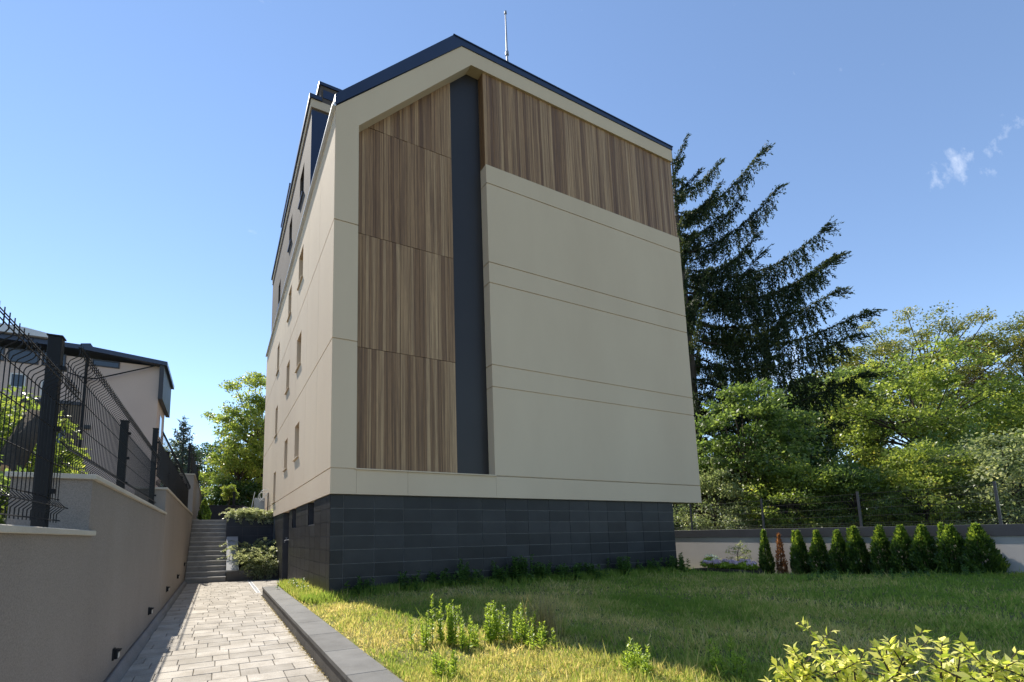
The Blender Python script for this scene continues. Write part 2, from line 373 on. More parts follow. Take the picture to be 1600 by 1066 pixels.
# --- staircase
NST, RISE, TREAD, Y0 = 13, .1855, .30, 9.32
st = empty('staircase', (-2.45, Y0, 0), label='grey granite staircase climbing beside the taupe retaining wall', cat='staircase')
for i in range(NST):
    z = RISE*(i+1); yy = Y0+TREAD*i
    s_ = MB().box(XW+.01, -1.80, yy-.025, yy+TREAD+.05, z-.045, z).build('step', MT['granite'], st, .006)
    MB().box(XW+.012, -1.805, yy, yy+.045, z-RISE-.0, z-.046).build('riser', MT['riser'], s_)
MB().prism_yz([(Y0+.05, -.2), (Y0+.05+TREAD*NST, -.2), (Y0+.05+TREAD*NST, RISE*NST-.06), (Y0+.2, .10)], XW+.02, -1.82).build('core', MT['kerbside'], st)
# --- planters right of the stairs
pl = empty('lower_planter', (-.9, 9.6, 0), label='lower planter with dark front wall beside the foot of the stairs', cat='planter')
MB().box(-1.78, .04, 9.36, 9.52, -.2, .375).build('front_wall', MT['kerbside'], pl, .004)
MB().prism_yz([(9.525, .30), (9.525, .395), (11.50, 1.66), (11.50, 1.4)], -1.79, -1.36).build('sloping_cheek', MT['cheek'], pl)
MB().prism_yz([(9.53, -.2), (9.53, .295), (11.49, 1.38), (11.49, -.2)], -1.77, -1.38).build('cheek_base', MT['bluestone'], pl)
MB().prism_yz([(9.53, -.2), (9.53, .28), (11.49, .95), (11.49, -.2)], -1.36, .03).build('soil', MT['soil'], pl)
pu = empty('upper_planter', (-.9, 11.6, 0), label='upper planter with dark blue stone front above the stairs', cat='planter')
MB().box(-1.80, .02, 11.52, 11.70, 0, 2.47).build('core', MT['grout'], pu)
for r_ in range(4):
    for c_ in range(3):
        MB().box(-1.80+c_*.61, -1.80+(c_+1)*.61-.005, 11.50, 11.52, .9+r_*.392, .9+(r_+1)*.392-.005).build('tile', MT['bluestone'], pu)
MB().box(-1.82, -1.80, 11.50, 13.2, 0, 2.47).build('side_wall', MT['bluestone'], pu)
MB().box(-1.795, .02, 11.70, 13.2, 0, 2.42).build('soil', MT['soil'], pu)

# ================================================================== APARTMENT BUILDING
ZB, J1, J2, J3, ZE, ZT = 2.49, 3.05, 6.0, 8.89, 11.82, 15.22
W, LEN, XA, XBAY, TH = 12.05, 17.0, 3.49, 4.18, .022
bd = empty('apartment_building', (6, 8, 0), label='tall beige apartment building with timber-look cladding and dark stone base', cat='building')
# windows of the left facade (y0,y1,z0,z1)
WIN = []
for z0, z1 in ((4.05, 5.15), (7.02, 8.1), (9.93, 11.05)): WIN += [(4.55, 5.45, z0, z1), (7.2, 8.05, z0, z1)]
WIN += [(10.75, 11.6, a, b_) for a, b_ in ((3.10, 4.4), (6.03, 7.32), (8.92, 10.2))]
wl = MB()
for r_ in rect_minus((.03, LEN, ZB+.012, ZE-.02), WIN): wl.box(TH, .26, *r_)
wl.build('side_wall', MT['stucco'], bd)
MB().box(.26, W-.02, .62, LEN, ZB+.01, 11.4).build('core', MT['stucco'], bd)
MB().box(W-.30, W, .33, LEN, ZB+.012, ZT-.02).build('side_wall', MT['stucco'], bd)
MB().box(0.0, W, LEN, LEN+.2, ZB+.012, 11.6).build('rear_wall', MT['stucco'], bd)
MB().box(XA, W-.31, .33, LEN, 11.4, ZT-.05).build('attic', MT['stucco'], bd)
JY = [.025, 1.75, 3.5, 5.57, 7.1, 8.85, 10.6, 12.35, 14.1, 15.85, LEN]
ZS = [(J1, J2), (J2, J3), (J3, ZE)]
for z0, z1 in ZS:
    for a, b_ in zip(JY, JY[1:]):
        m_ = MB()
        for r_ in rect_minus((a+.005, b_-.005, z0+.015, z1-.015), WIN): m_.box(0, TH, *r_)
        m_.build('facade_panel', MT['stucco'], bd)
MB().box(0, TH, .025, LEN, ZB, J1-.011).build('facade_panel', MT['stucco'], bd)
for (a, b_, z0, z1) in WIN:
    f = MB()
    f.box(.17, .22, a, a+.05, z0, z1).box(.17, .22, b_-.05, b_, z0, z1).box(.17, .22, a+.05, b_-.05, z0, z0+.05).box(.17, .22, a+.05, b_-.05, z1-.05, z1)
    f_ = f.build('window', MT['stucco_d'], bd)
    MB().box(.195, .20, a+.05, b_-.05, z0+.05, z1-.05).build('pane', MT['glass'], f_)
    MB().box(-.055, .17, a-.03, b_+.03, z0-.035, z0-.002).build('sill', MT['stucco'], f_)
# front: corner pilaster, gable frame, bottom band
MB().box(.02, .565, TH, .60, ZB+.012, J3+.02).build('pilaster_core', MT['stucco'], bd)
for z0, z1 in ((J1, J2), (J2, J3)): MB().box(0, .57, 0, TH, z0+.013, z1-.013).build('facade_panel', MT['stucco'], bd)
SL = 10.96                                               # inner slope: z = x + SL
MB().prism_xz([(.004, J3+.013), (.004, ZE), (XA, ZT-.02), (W, ZT-.02), (W, 14.75), (14.75-SL, 14.75), (.57, .57+SL), (.57, J3+.013)], 0, .30).build('gable_frame', MT['stucco'], bd)
MB().prism_xz([(.03, ZE-.3), (.03, ZE-.03), (XA, ZT-.05), (W-.02, ZT-.05), (W-.02, 14.78), (4.2, 14.78), (14.72-SL, 14.78), (.06, .06+SL)], .302, .62).build('gable_core', MT['stucco'], bd)
for a, b_ in ((0, .57), (.575, 1.79), (1.795, 4.20), (4.205, W)): MB().box(a, b_, 0, TH, ZB, J1-.013).build('band_panel', MT['stucco'], bd)
MB().box(.01, W-.01, TH, .62, ZB+.008, J1-.02).build('band_core', MT['stucco'], bd)
MB().box(.54, 4.21, -.035, .31, J1-.012, J1+.018).build('ledge', MT['stucco'], bd)
# recess: dark strip and timber boards
MB().prism_xz([(3.24, J1+.02), (3.24, 3.24+SL), (14.75-SL, 14.75), (XBAY, 14.75), (XBAY, J1+.02)], .30, .33).build('dark_strip', MT['dark'], bd)
MB().prism_xz([(.56, J1+.02), (.56, .5+SL), (3.235, 3.18+SL), (3.235, J1+.02)], .296, .34).build('recess_wall', MT['dark'], bd)
wrnd = random.Random(11)
def boards(x0, x1):
    x = x0; r_ = []
    while x < x1-.01:
        w_ = wrnd.choice((.07, .085, .1, .1, .115, .13))
        if x+w_ > x1-.05: w_ = x1-x
        r_.append((x, x+w_)); x += w_
    return r_
for z0, z1 in ((J1+.02, J2), (J2, J3), (J3, 11.84), (11.84, 99)):
    for bx0, bx1 in ((.575, 1.72), (1.726, 3.238)):
        for a, b_ in boards(bx0, bx1):
            ta, tb = min(z1-.006, a+SL-.002), min(z1-.006, b_+SL-.002)
            if tb <= z0+.05: continue
            ta = max(ta, z0+.011)
            d = wrnd.choice((0, 0, .004, .007))
            MB().prism_xz([(a+.0015, z0+.006), (b_-.0015, z0+.006), (b_-.0015, tb), (a+.0015, ta)], .266+d, .295).build('wood_board', MT['wood'], bd)
# right bay
MB().box(XBAY+TH, W-.02, TH, .62, J1, 11.78).build('bay_core', MT['stucco'], bd)
BZ = [J1, 5.40, J2, 8.30, J3, 11.24, 11.80]
for a, b_ in zip(BZ, BZ[1:]):
    MB().box(XBAY, W, 0, TH, a+.014, b_-(.014 if b_ < 11.7 else 0)).build('bay_panel', MT['stucco'], bd)
    MB().box(XBAY, XBAY+TH, TH, .30, a+.014, b_-(.014 if b_ < 11.7 else 0)).build('bay_side_panel', MT['stucco'], bd)
MB().box(XBAY+.03, W-.04, .085, .62, 11.78, 14.76).build('bay_core', MT['dark'], bd)
for a, b_ in boards(XBAY+.02, W-.02):
    d = wrnd.choice((0, 0, .003, .006))
    MB().box(a+.0015, b_-.0015, .055+d, .084, 11.80, 14.748).build('wood_board', MT['wood'], bd)
MB().box(XBAY+.008, XBAY+.03, .088, .30, 11.80, 14.748).build('wood_board', MT['wood'], bd)
MB().box(W-.04, W-.012, .09, .33, 11.80, 14.748).build('wood_board', MT['wood'], bd)
# roof: 45 degree slope over the left facade, flat beyond, dark metal edge
T2 = .30
rf = MB().prism_xz([(-.02, ZE+.01), (-.02, ZE+.30), (XA-.26, ZT+.19), (W+.03, ZT+.10), (W+.03, ZT-.015), (XA, ZT-.015)], -.025, LEN+.2).build('roof', MT['roof'], bd)
MB().prism_xz([(XA-.20, ZT+.185), (XA-.26, ZT+.215), (W+.05, ZT+.125), (W+.05, ZT+.10)], -.045, .3).build('edge_flashing', MT['roof'], rf)
MB().box(-.09, .0, -.03, LEN+.1, ZE-.025, ZE+.012).build('eave_flashing', MT['silver'], rf)
MB().prism_yz([(-.02, ZE-.02), (LEN, ZE-.02), (LEN, ZE+.10), (-.02, ZE+.10)], -.055, -.022).build('eave_flashing', MT['silver'], rf)
# dormer block above the eave
DY0, DY1, DZ = 3.3, 14.6, 15.12
dm = MB()
DW = [(4.58, 5.45, 12.92, 14.0), (7.33, 8.15, 12.92, 14.0), (10.8, 11.62, 12.0, 13.2)]
for r_ in rect_minus((DY0+.02, DY1, ZE+.02, DZ-.28), DW): dm.box(-.03, .2, *r_)
dm.box(.2, 3.4, DY0+.02, DY1, ZE+.2, DZ-.02)
dmo = dm.build('dormer', MT['stucco_d'], bd)
MB().box(-.03, 3.3, DY0, DY0+.02, ZE+.02, DZ-.36).build('cheek', MT['roof'], dmo)
MB().box(-.06, 3.3, DY0-.03, DY1+.02, DZ-.36+.08, DZ).build('fascia', MT['stucco'], dmo)
MB().box(-.12, .26, DY0-.08, DY1+.05, DZ, DZ+.13).build('coping', MT['roof'], dmo)
MB().box(.22, 3.3, DY0-.03, DY1, DZ, DZ+.58).build('upper_block', MT['stucco_d'], dmo)
MB().box(.30, .74, DY0-.05, DY0-.03, DZ+.16, DZ+.44).build('vent_panel', MT['roof'], dmo)
MB().box(.16, 3.3, DY0-.07, DY1, DZ+.58, DZ+.68).build('coping', MT['roof'], dmo)
tw = MB().box(-.02, 2.6, 8.45, 11.2, DZ+.13, 15.95).build('stair_head', MT['stucco'], bd)
MB().box(-.06, 2.7, 8.38, 11.26, 15.95, 16.08).build('coping', MT['roof'], tw)
MB().box(-.04, -.02, 8.6, 9.4, 15.45, 15.8).build('vent_panel', MT['dark'], tw)
for (a, b_, z0, z1) in DW:
    f_ = MB().box(.05, .09, a, a+.05, z0, z1).box(.05, .09, b_-.05, b_, z0, z1).box(.05, .09, a+.05, b_-.05, z0, z0+.05).box(.05, .09, a+.05, b_-.05, z1-.05, z1).build('window', MT['dark'], dmo)
    MB().box(.06, .065, a+.05, b_-.05, z0+.05, z1-.05).build('pane', MT['glass'], dmo)
    MB().box(-.09, .05, a-.02, b_+.02, z0-.05, z0-.004).build('sill', MT['roof'], dmo)
# stone base
PX0, PX1, PY0 = .05, 10.80, .12
OPEN = [(2.0, 2.85, 1.89, ZB+.05), (4.97, 5.8, 1.88, ZB+.05), (6.5, 8.15, -.1, ZB+.05)]
pb = MB(); 
for r_ in rect_minus((PY0, LEN, -.2, ZB-.001), OPEN): pb.box(PX0, .55, *r_)
pb.box(.55, PX1-.02, PY0, LEN, -.2, ZB-.001)
po = pb.build('plinth', MT['anth'], bd)
gb = MB()
for r_ in rect_minus((PY0, LEN, -.1, ZB-.003), OPEN): gb.box(.043, .052, *r_)
gb.box(.045, PX1-.01, PY0-.006, PY0+.002, -.1, ZB-.003)
gb.build('grout_bed', MT['grout'], po)
zr = [2.485-.3*i for i in range(9)]
xc = [.028, .32]+[.32+.7*i for i in range(1, 15)]+[PX1]
for zi in range(8):
    for a, b_ in zip(xc, xc[1:]): MB().box(a+.006, b_-.006, PY0-.018, PY0, zr[zi+1]+.006, zr[zi]-.006).build('tile', MT['tile'], po)
yc = [.12, .45]+[.45+.7*i for i in range(1, 16)]
for zi in range(8):
    for a, b_ in zip(yc, yc[1:]):
        rr = rect_minus((a+.006, b_-.006, zr[zi+1]+.006, zr[zi]-.006), OPEN)
        if not rr: continue
        m_ = MB()
        for r_ in rr: m_.box(.03, PX0, *r_)
        m_.build('tile', MT['tile'], po)
for zi in range(8): MB().box(PX1-.02, PX1, PY0, 6, zr[zi+1]+.006, zr[zi]-.006).build('tile', MT['tile'], po)
for (a, b_, z0, z1) in OPEN[:2]:
    MB().box(.50, .54, a, b_, z0, ZB-.01).build('window', MT['steel'], po)
dr_ = MB().box(.42, .46, 6.5, 8.15, 0, ZB-.01).build('door', MT['dark'], bd)
MB().tube([(.42, 6.68, 1.05), (.34, 6.68, 1.05), (.34, 6.82, 1.05)], .014).build('handle', MT['galv'], dr_)
tp = empty('wall_tap', (0, 6.52, 1.5), label='small steel wall tap beside the recessed basement door', cat='tap')
MB().tube([(.04, 6.42, 1.5), (-.05, 6.42, 1.5), (-.10, 6.45, 1.47), (-.11, 6.46, 1.41)], .018).build('spout', MT['galv'], tp)
MB().tube([(-.05, 6.42, 1.5), (-.05, 6.42, 1.56)], .01).box(-.085, -.015, 6.41, 6.43, 1.56, 1.575).build('lever', MT['galv'], tp)
# mast on the roof
ma = empty('lightning_mast', (5.75, 1.0, ZT), label='slim grey metal mast standing on the flat roof', cat='mast')
MB().tube([(5.75, 1, ZT+.05), (5.75, 1, ZT+1.9), (5.75, 1, ZT+3.42)], [.035, .035, .022], 8).build('pole', MT['galv'], ma)
MB().tube([(5.75, 1, ZT+3.42), (5.75, 1, ZT+3.5)], .045, 8).build('tip', MT['galv'], ma)
MB().tube([(5.75, 1, ZT+1.86), (5.75, 1, ZT+1.98)], .06, 8).build('collar', MT['galv'], ma)
for dx, dy in ((.5, .15), (-.12, .5), (-.2, -.4)): MB().tube([(5.75, 1, ZT+1.92), (5.75+dx, 1+dy, ZT+.1)], .006, 4).build('stay', MT['galv'], ma)

# ================================================================== LEFT RETAINING WALL, FENCES, LAMPS
XB = XW-.55
lw = empty('retaining_wall', (XW-.25, 0, 0), label='stepped taupe rendered retaining wall along the left of the path', cat='wall')
SEC = [(-14, -5.05, 1.60), (-5.05, 1.2, 2.085), (1.2, 12.6, 2.60), (12.6, 24, 4.34)]
for i, (a, b_, h) in enumerate(SEC):
    if i == 0: MB().box(XB, XW, a, b_, -.3, h).build('wall_section', MT['wallgrey'], lw)
    else: MB().box(XB, XW-.002*(i % 2), a, b_, -.3, h).build('wall_section', MT['wallgrey'], lw)
    e = .10 if i < 3 else 0
    MB().box(XB-.03, XW+.035, a-(.04 if i else 0), b_+(e if i < 2 else -.01), h, h+.042).build('coping', MT['coping'], lw, .004)
XF = XW-.17
def wire_profile(H):
    return [(0, 0), (0, .07), (.045, .115), (.045, .13), (0, .175), (0, H-.15), (.010, H-.125), (.06, H-.085), (.072, H-.065), (.072, H)]
def fence(label, y0, y1, z0, H, posts, single, group='fence panels on the stepped wall', sp=.072, x=None):
    x = XF if x is None else x
    fo = empty('mesh_fence', (x, y0, z0), label=label, cat='fence', group=group)
    pr = wire_profile(H); rad = .0042
    me = MB().tube([(dx, 0, z) for dx, z in pr]+[(.072, 0, H+.03)], rad, 4).mesh('wire'); me.materials.append(MT['steel'])
    n = int((y1-y0)/sp)
    if single:
        for i in range(n+1):
            o = bpy.data.objects.new('upright_wire', me); COL.objects.link(o); o.parent = fo; o.location = (0, i*sp, 0)
    else:
        mb = MB()
        for i in range(n+1): mb.tube([(x+dx, y0+i*sp, z0+z) for dx, z in pr]+[(x+.072, y0+i*sp, z0+H+.03)], rad, 3, False)
        tag(mb.build('upright_wires', MT['steel'], fo), kind='stuff')
    for dx, z in ((.008, .02), (.053, .122), (-.008, .19), (-.008, H*.42), (-.008, H*.66), (-.008, H-.16), (.08, H-.06), (.08, H-.01), (.064, H-.01)):
        MB().tube([(x+dx, y0-.02, z0+z), (x+dx, y1+.02, z0+z)], .005, 4).build('line_wire', MT['steel'], fo)
    for y, zb, zt in posts:
        p_ = MB().box(x-.105, x-.015, y-.042, y+.042, zb, zt-.012).build('post', MT['steel'], fo, .004)
        MB().box(x-.112, x-.008, y-.049, y+.049, zt-.012, zt).build('cap', MT['steel'], p_)
        MB().box(x-.098, x-.022, y-.06, y+.06, zb, zb+.012).build('foot_plate', MT['steel'], p_)
        for k in (.18, .5, .82): MB().box(x-.015, x+.02, y-.02, y+.02, zb+(zt-zb)*k, zb+(zt-zb)*k+.035).build('clamp', MT['steel'], p_)
    return fo
fence('nearest dark wire fence panel above the lowest step of the wall', -8.75, -5.25, 1.70, 1.10, [(-5.45, 1.645, 3.19), (-8.2, 1.645, 3.19)], True)
fence('dark wire fence panel on the middle step of the wall', -5.33, .72, 2.17, 1.00, [(-2.35, 2.13, 3.22)], True)
fence('long dark wire fence on the third step of the wall', 1.02, 12.3, 2.68, 1.10, [(1.0, 2.13, 3.84), (3.6, 2.64, 3.80), (6.2, 2.64, 3.80), (8.8, 2.64, 3.80), (11.4, 2.64, 3.80)], False)
fence('farthest wire fence on the tall wall end above the stairs', 12.8, 22, 4.42, 1.2, [(12.75, 4.38, 5.72), (15.4, 4.38, 5.7), (18, 4.38, 5.7)], False)
LP = [(-3.5, .29), (-.51, .36), (2.54, .44), (5.7, .50), (8.72, .71), (11.52, 1.21)]
ORD = ['nearest', 'second', 'third', 'fourth', 'fifth', 'farthest']
for (y, z), w_ in zip(LP, ORD):
    l_ = empty('wall_lamp', (XW, y, z), label=f'{w_} small black lamp low on the taupe wall, counting from the camera', cat='lamp', group='step lamps on the wall')
    MB().box(XW-.01, XW+.018, y-.052, y+.052, z-.062, z+.062).build('back_plate', MT['steel'], l_, .004)
    MB().prism_yz([(y-.045, z-.05), (y+.045, z-.05), (y+.045, z+.055), (y-.045, z+.055)], XW+.018, XW+.05).build('housing', MT['steel'], l_, .006)
    MB().box(XW+.05, XW+.056, y-.034, y+.034, z-.038, z+.012).build('lens', MT['lampglass'], l_)
    MB().box(XW+.05, XW+.075, y-.045, y+.045, z+.035, z+.05).build('hood', MT['steel'], l_)

# ================================================================== RIGHT GARDEN WALL AND FENCE
rw = empty('garden_wall', (XR, 0, 0), label='pale grey rendered garden wall with dark coping behind the row of arborvitae', cat='wall')
MB().box(XR, XR+.2, -14, 14, -.3, 1.34).build('wall_face', MT['rwall'], rw)
MB().box(XR-.035, XR+.235, -14, 14, 1.34, 1.625).build('coping', MT['anth'], rw, .004)
MB().box(XR-.02, XR, -14, 14, -.3, .10).build('base_band', MT['anth'], rw)
rfn = empty('garden_fence', (XR+.1, 0, 1.62), label='thin dark wire fence on top of the pale garden wall', cat='fence')
for y in [2.65-2.75*i for i in range(-3, 5)]:
    MB().box(XR+.075, XR+.125, y-.025, y+.025, 1.62, 2.68).build('post', MT['anth'], rfn)
mb = MB()
for i in range(int(21/.05)): mb.tube([(XR+.1, -9.5+i*.05, 1.66), (XR+.1, -9.5+i*.05, 2.62)], .0028, 3, False)
tag(mb.build('upright_wires', MT['steel'], rfn), kind='stuff')
for z in (1.68, 1.74, 1.95, 2.18, 2.40, 2.6): MB().tube([(XR+.093, -9.5, z), (XR+.093, 11.5, z)], .0045, 4).build('line_wire', MT['steel'], rfn)

# ================================================================== NEIGHBOUR HOUSE
hs = empty('neighbour_house', (-10, 15.5, 1.5), label='pinkish beige neighbour house with dark flat roof behind the wire fence', cat='house')
MB().box(-17, -4.82, 14.0, 17.0, 1.5, 9.42).build('wall', MT['house'], hs)
MB().box(-17, -7.62, 13.93, 14.0, 1.5, 7.28).build('lower_wall', MT['houseb'], hs)
MB().box(-17, -7.6, 13.86, 14.0, 7.28, 7.42).build('ledge', MT['anth'], hs)
r0 = MB().prism_xz([(-17, 9.72), (-17, 9.88), (-7.6, 9.86), (-4.5, 9.58), (-4.5, 9.40), (-7.6, 9.66)], 13.6, 17.4).build('roof', MT['roof'], hs)
MB().box(-4.80, -4.62, 13.7, 17.3, 7.85, 9.42).build('roof_return', MT['anth'], hs)
MB().prism_xz([(-7.85, 9.8), (-7.85, 10.12), (-7.5, 10.18), (-7.25, 9.8)], 14.2, 14.9).build('chimney', MT['roof'], r0)
MB().prism_xz([(-17, 9.9), (-17, 10.25), (-12, 10.3), (-9.5, 10.2), (-8.4, 10.02), (-8.4, 9.9)], 13.4, 15).build('canopy', MT['canopy'], hs)
for (a, b_, z0, z1) in ((-7.29, -6.40, 9.16, 9.36), (-9.95, -9.55, 7.86, 8.36), (-8.95, -8.45, 7.62, 8.18), (-12.6, -12.0, 7.7, 8.3), (-9.0, -8.3, 8.92, 9.40), (-10.1, -9.2, 8.92, 9.4), (-11.3, -10.3, 8.92, 9.4), (-8.9, -8.1, 5.0, 6.2), (-5.9, -5.3, 5.2, 6.2)):
    if z0 == 5.2: continue
    y = 13.99 if z0 > 7.4 else 13.92
    f_ = MB().box(a-.05, b_+.05, y-.03, y, z1, z1+.05).box(a-.05, b_+.05, y-.03, y, z0-.05, z0).box(a-.05, a, y-.03, y, z0, z1).box(b_, b_+.05, y-.03, y, z0, z1).build('window', MT['white'] if z0 < 8.9 else MT['anth'], hs)
    MB().box(a, b_, y-.012, y-.004, z0, z1).build('pane', MT['glass'], f_)
for z0 in (6.4, 8.2): 
    MB().box(-4.82, -4.80, 15.0, 15.7, z0, z0+1.0).build('window', MT['glass'], hs)
MB().tube([(-7.5, 13.85, 9.5), (-7.5, 13.85, 3.0)], .055, 8).build('downpipe', MT['steel'], hs)
MB().tube([(-8.1, 13.8, 8.63), (-7.5, 13.8, 8.47), (-7.1, 13.8, 8.5), (-4.95, 13.8, 9.40)], .028, 6).build('cable', MT['steel'], hs)
MB().box(-7.42, -7.22, 13.86, 14, 6.3, 6.45).build('wall_light', MT['anth'], hs)

# ================================================================== VEGETATION
def tree(name, label, base, top, rx, rz, m, ncl=160, per=120, ls=.14, cat='tree', group=None, trunk=.16, cz=None, spread=.5, bark='bark', flat=.55, droop=.25, seed=0, lo=-.9, hole=.35):
    """broadleaf: tapered trunk, limbs to the leaf clumps, clumps through an uneven crown"""
    g = np.random.default_rng(seed+100); b0 = Vector(base)
    c0 = Vector((base[0], base[1], (top-rz) if cz is None else cz))
    t = empty(name, base, label=label, cat=cat, group=group)
    cl = []; k = 0
    while len(cl) < ncl and k < ncl*40:
        k += 1
        d = unit(g.normal(size=3)); q = Vector(d)
        if d[2] < lo: continue
        nn = noise.noise(q*1.9+Vector((seed*3.7, 0, 0)))
        if nn < -hole: continue
        r_ = (g.uniform(.2, 1)**.45)*(1+.5*nn+.28*noise.noise(q*4.3+Vector((0, seed*2.1, 0))))
        r_ = min(r_, 1.06); p = c0+Vector((d[0]*rx*r_, d[1]*rx*r_, d[2]*rz*r_))
        if p.z < base[2]+.15: continue
        cl.append(p)
    tb = MB(); H = c0.z-base[2]
    sway = Vector((g.uniform(-.3, .3), g.uniform(-.3, .3), 0))*min(1, H*.15)
    sp = [b0+Vector((0, 0, -.1)), b0+Vector((0, 0, H*.35))+sway*.4, b0+Vector((0, 0, H*.75))+sway, Vector((c0.x, c0.y, c0.z+rz*.35))+sway*.5]
    tb.tube(sp, [trunk*1.15, trunk*.85, trunk*.6, trunk*.2], 8)
    tb.build('trunk', MT[bark], t, smooth=True, loc=base)
    lb = MB()
    for i, p in enumerate(cl):
        if i % 3: continue
        s = sp[1].lerp(sp[2], g.uniform(.2, 1)) if p.z < c0.z else sp[2].lerp(sp[3], g.uniform(0, .6))
        mid = s.lerp(p, .5)+Vector((g.normal(), g.normal(), abs(g.normal())))*.12*rx*.3
        lb.tube([s, mid, p], [trunk*.32, trunk*.2, trunk*.06], 5, False)
    lb.build('limbs', MT[bark], t, smooth=True, loc=base)
    C = np.repeat(np.array([tuple(p) for p in cl]), per, axis=0); n = len(C)
    off = unit(g.normal(size=(n, 3)))*(g.uniform(0, 1, (n, 1))**.5)*1.5*np.repeat(g.uniform(.55, 1.3, len(cl)), per)[:, None]*np.array([spread, spread, spread*flat]); C = C+off
    out_ = unit(C-np.array(c0)[None, :])
    D = unit(out_*.5+g.normal(size=(n, 3))*.6+np.array([0, 0, -droop])); N = unit(g.normal(size=(n, 3))*.75+np.array([0, 0, .6])+out_*.35)
    tint = np.clip(np.repeat(g.uniform(.15, .75, len(cl)), per)+g.normal(size=n)*.16, 0, 1)
    sz = ls*g.uniform(.6, 1.25, n)
    keep = C[:, 2] > base[2]+.05
    quads('crown', leaves(C, D, N, sz, sz*.55)[keep], tint[keep], MT[m], t, loc=base)
    return t
def ptree(name, label, u, D, v_top, z0, rx, rz, m, **k):
    p = px_at(u, v_top, D); return tree(name, label, (p.x, p.y, z0), p.z, rx, rz, m, **k)

def spruce(name, label, base, top, rad, m, branches, seed, quad=.13, den=1.0, trunk=.3, hang=1.0, group=None):
    """conifer: branches given as (height, azimuth, length, rise, sag); curtains of twigs hang from each"""
    g = np.random.default_rng(seed); t = empty(name, base, label=label, cat='tree', group=group); b0 = Vector(base)
    MB().tube([b0+Vector((0, 0, -.2)), b0+Vector((.05, 0, (top-base[2])*.5)), (base[0], base[1], top)], [trunk, trunk*.6, .02], 8).build('trunk', MT['bark'], t, smooth=True, loc=base)
    bb = MB(); Cs = []; Ds = []; Ls = []; Ts = []
    for (h, az, L, rise, sag) in branches:
        e = np.array([math.cos(az), math.sin(az), 0]); s_ = np.array([-e[1], e[0], 0])
        npt = 9; tt = np.linspace(0, 1, npt); wob = g.normal()*.035*L
        P = np.array(base)[None, :]*np.array([1, 1, 0])+e[None, :]*(L*tt)[:, None]+s_[None, :]*(wob*tt**2)[:, None]
        P[:, 2] = h - sag*np.sin(np.pi*np.minimum(tt*1.05, 1))*1.0 + rise*tt**(1.6 if h > 16 else 2.7)
        bb.tube([tuple(q) for q in P], [max(.05*(1-x)*L/6, .008) for x in tt], 5, False)
        nt_ = int(L/.055*den); ts = g.uniform(.12, 1, nt_)**.9
        Q = np.stack([np.interp(ts, tt, P[:, i]) for i in range(3)], 1)
        side = g.normal(size=nt_)*.24*np.minimum(L/5, 1.2)*(1.05-ts)
        Q += s_[None, :]*side[:, None]; Q[:, 2] -= np.abs(side)*.25
        tl = hang*(.25+.75*np.sin(np.pi*np.clip(ts*.92, 0, 1)))*g.uniform(.35, 1.0, nt_)*min(L/6, 1.1)*1.15+.12
        tb_ = g.uniform(.1, .8)
        tang = np.stack([np.interp(np.minimum(ts+.05, 1), tt, P[:, i])-np.interp(ts-.05, tt, P[:, i]) for i in range(3)], 1); tang = unit(tang)
        for q, l, x, tg in zip(Q, tl, ts, tang):
            down = np.array([0, 0, -1.0])*(1 if x < .92 else .3)+tg*(.12+max(0, x-.75)*2.2)+g.normal(size=3)*.10
            down /= np.linalg.norm(down); k = max(4, int(l/(quad*.30)))
            f = np.linspace(0, 1, k)[:, None]; pp = q+down*l*f+g.normal(size=(k, 3))*.035*(1.2-f)
            Cs.append(pp); Ds.append(down+g.normal(size=(k, 3))*.55); Ls.append(quad*g.uniform(.7, 1.3, k)); Ts.append(np.clip(tb_*.6+g.uniform(0, .5, k), 0, 1))
        k = int(L/.018*den); x = g.uniform(.05, 1, k)                       # needles on the branch itself
        pp = np.stack([np.interp(x, tt, P[:, i]) for i in range(3)], 1)+g.normal(size=(k, 3))*.05
        Cs.append(pp); Ds.append(e+g.normal(size=(k, 3))*.7+np.array([0, 0, .3])); Ls.append(quad*g.uniform(.8, 1.5, k)); Ts.append(np.clip(tb_+g.uniform(-.2, .4, k), 0, 1))
    bb.build('limbs', MT['bark'], t, smooth=True, loc=base)
    C = np.concatenate(Cs); D = np.concatenate(Ds); L = np.concatenate(Ls); T = np.concatenate(Ts)
    quads('crown', leaves(C, D, g.normal(size=C.shape), L, L*.36), T, MT[m], t, loc=base)
    return t
# the tall drooping spruce behind the building's right edge
eR = -YAW                                                 # azimuth of the camera's right
SPB = (20.7, 6.1, .3); BR = []; SK = 1.15                # set farther back so the bushes in front get sunlight
for (h, da, L, rise, sag) in ((18.4, .1, 2.6, 1.9, .1), (17.0, -.25, 4.0, 2.8, .2), (17.3, .35, 3.3, 2.5, .2), (16.0, .1, 3.6, 2.4, .2), (15.1, 0, 5.1, 3.4, .15), (14.3, .3, 4.4, 1.7, .2), (13.9, -.1, 7.0, 2.3, .35), (13.5, .3, 5.4, 1.5, .3),
                              (13.1, .08, 7.7, 1.8, .45), (12.4, -.3, 6.2, 1.4, .4), (11.9, .35, 5.8, 1.0, .5), (11.5, -.1, 6.6, 1.0, .5), (11.0, .15, 5.4, .9, .4), (10.7, -.03, 8.0, .9, .6), (10.0, .3, 6.0, .6, .6), (9.4, -.35, 6.4, .5, .7), (8.8, .1, 6.4, .2, .7), (8.1, -.2, 5.8, 0, .7), (7.2, .2, 5.5, -.2, .7), (6.3, -.1, 5.2, -.3, .7), (7.6, -.5, 6.2, .2, .8)):
    BR.append((1.55+(h-1.55)*SK, eR+da, L*SK, rise*SK, sag*SK))
brr = random.Random(5); h = 3.2; az = 0
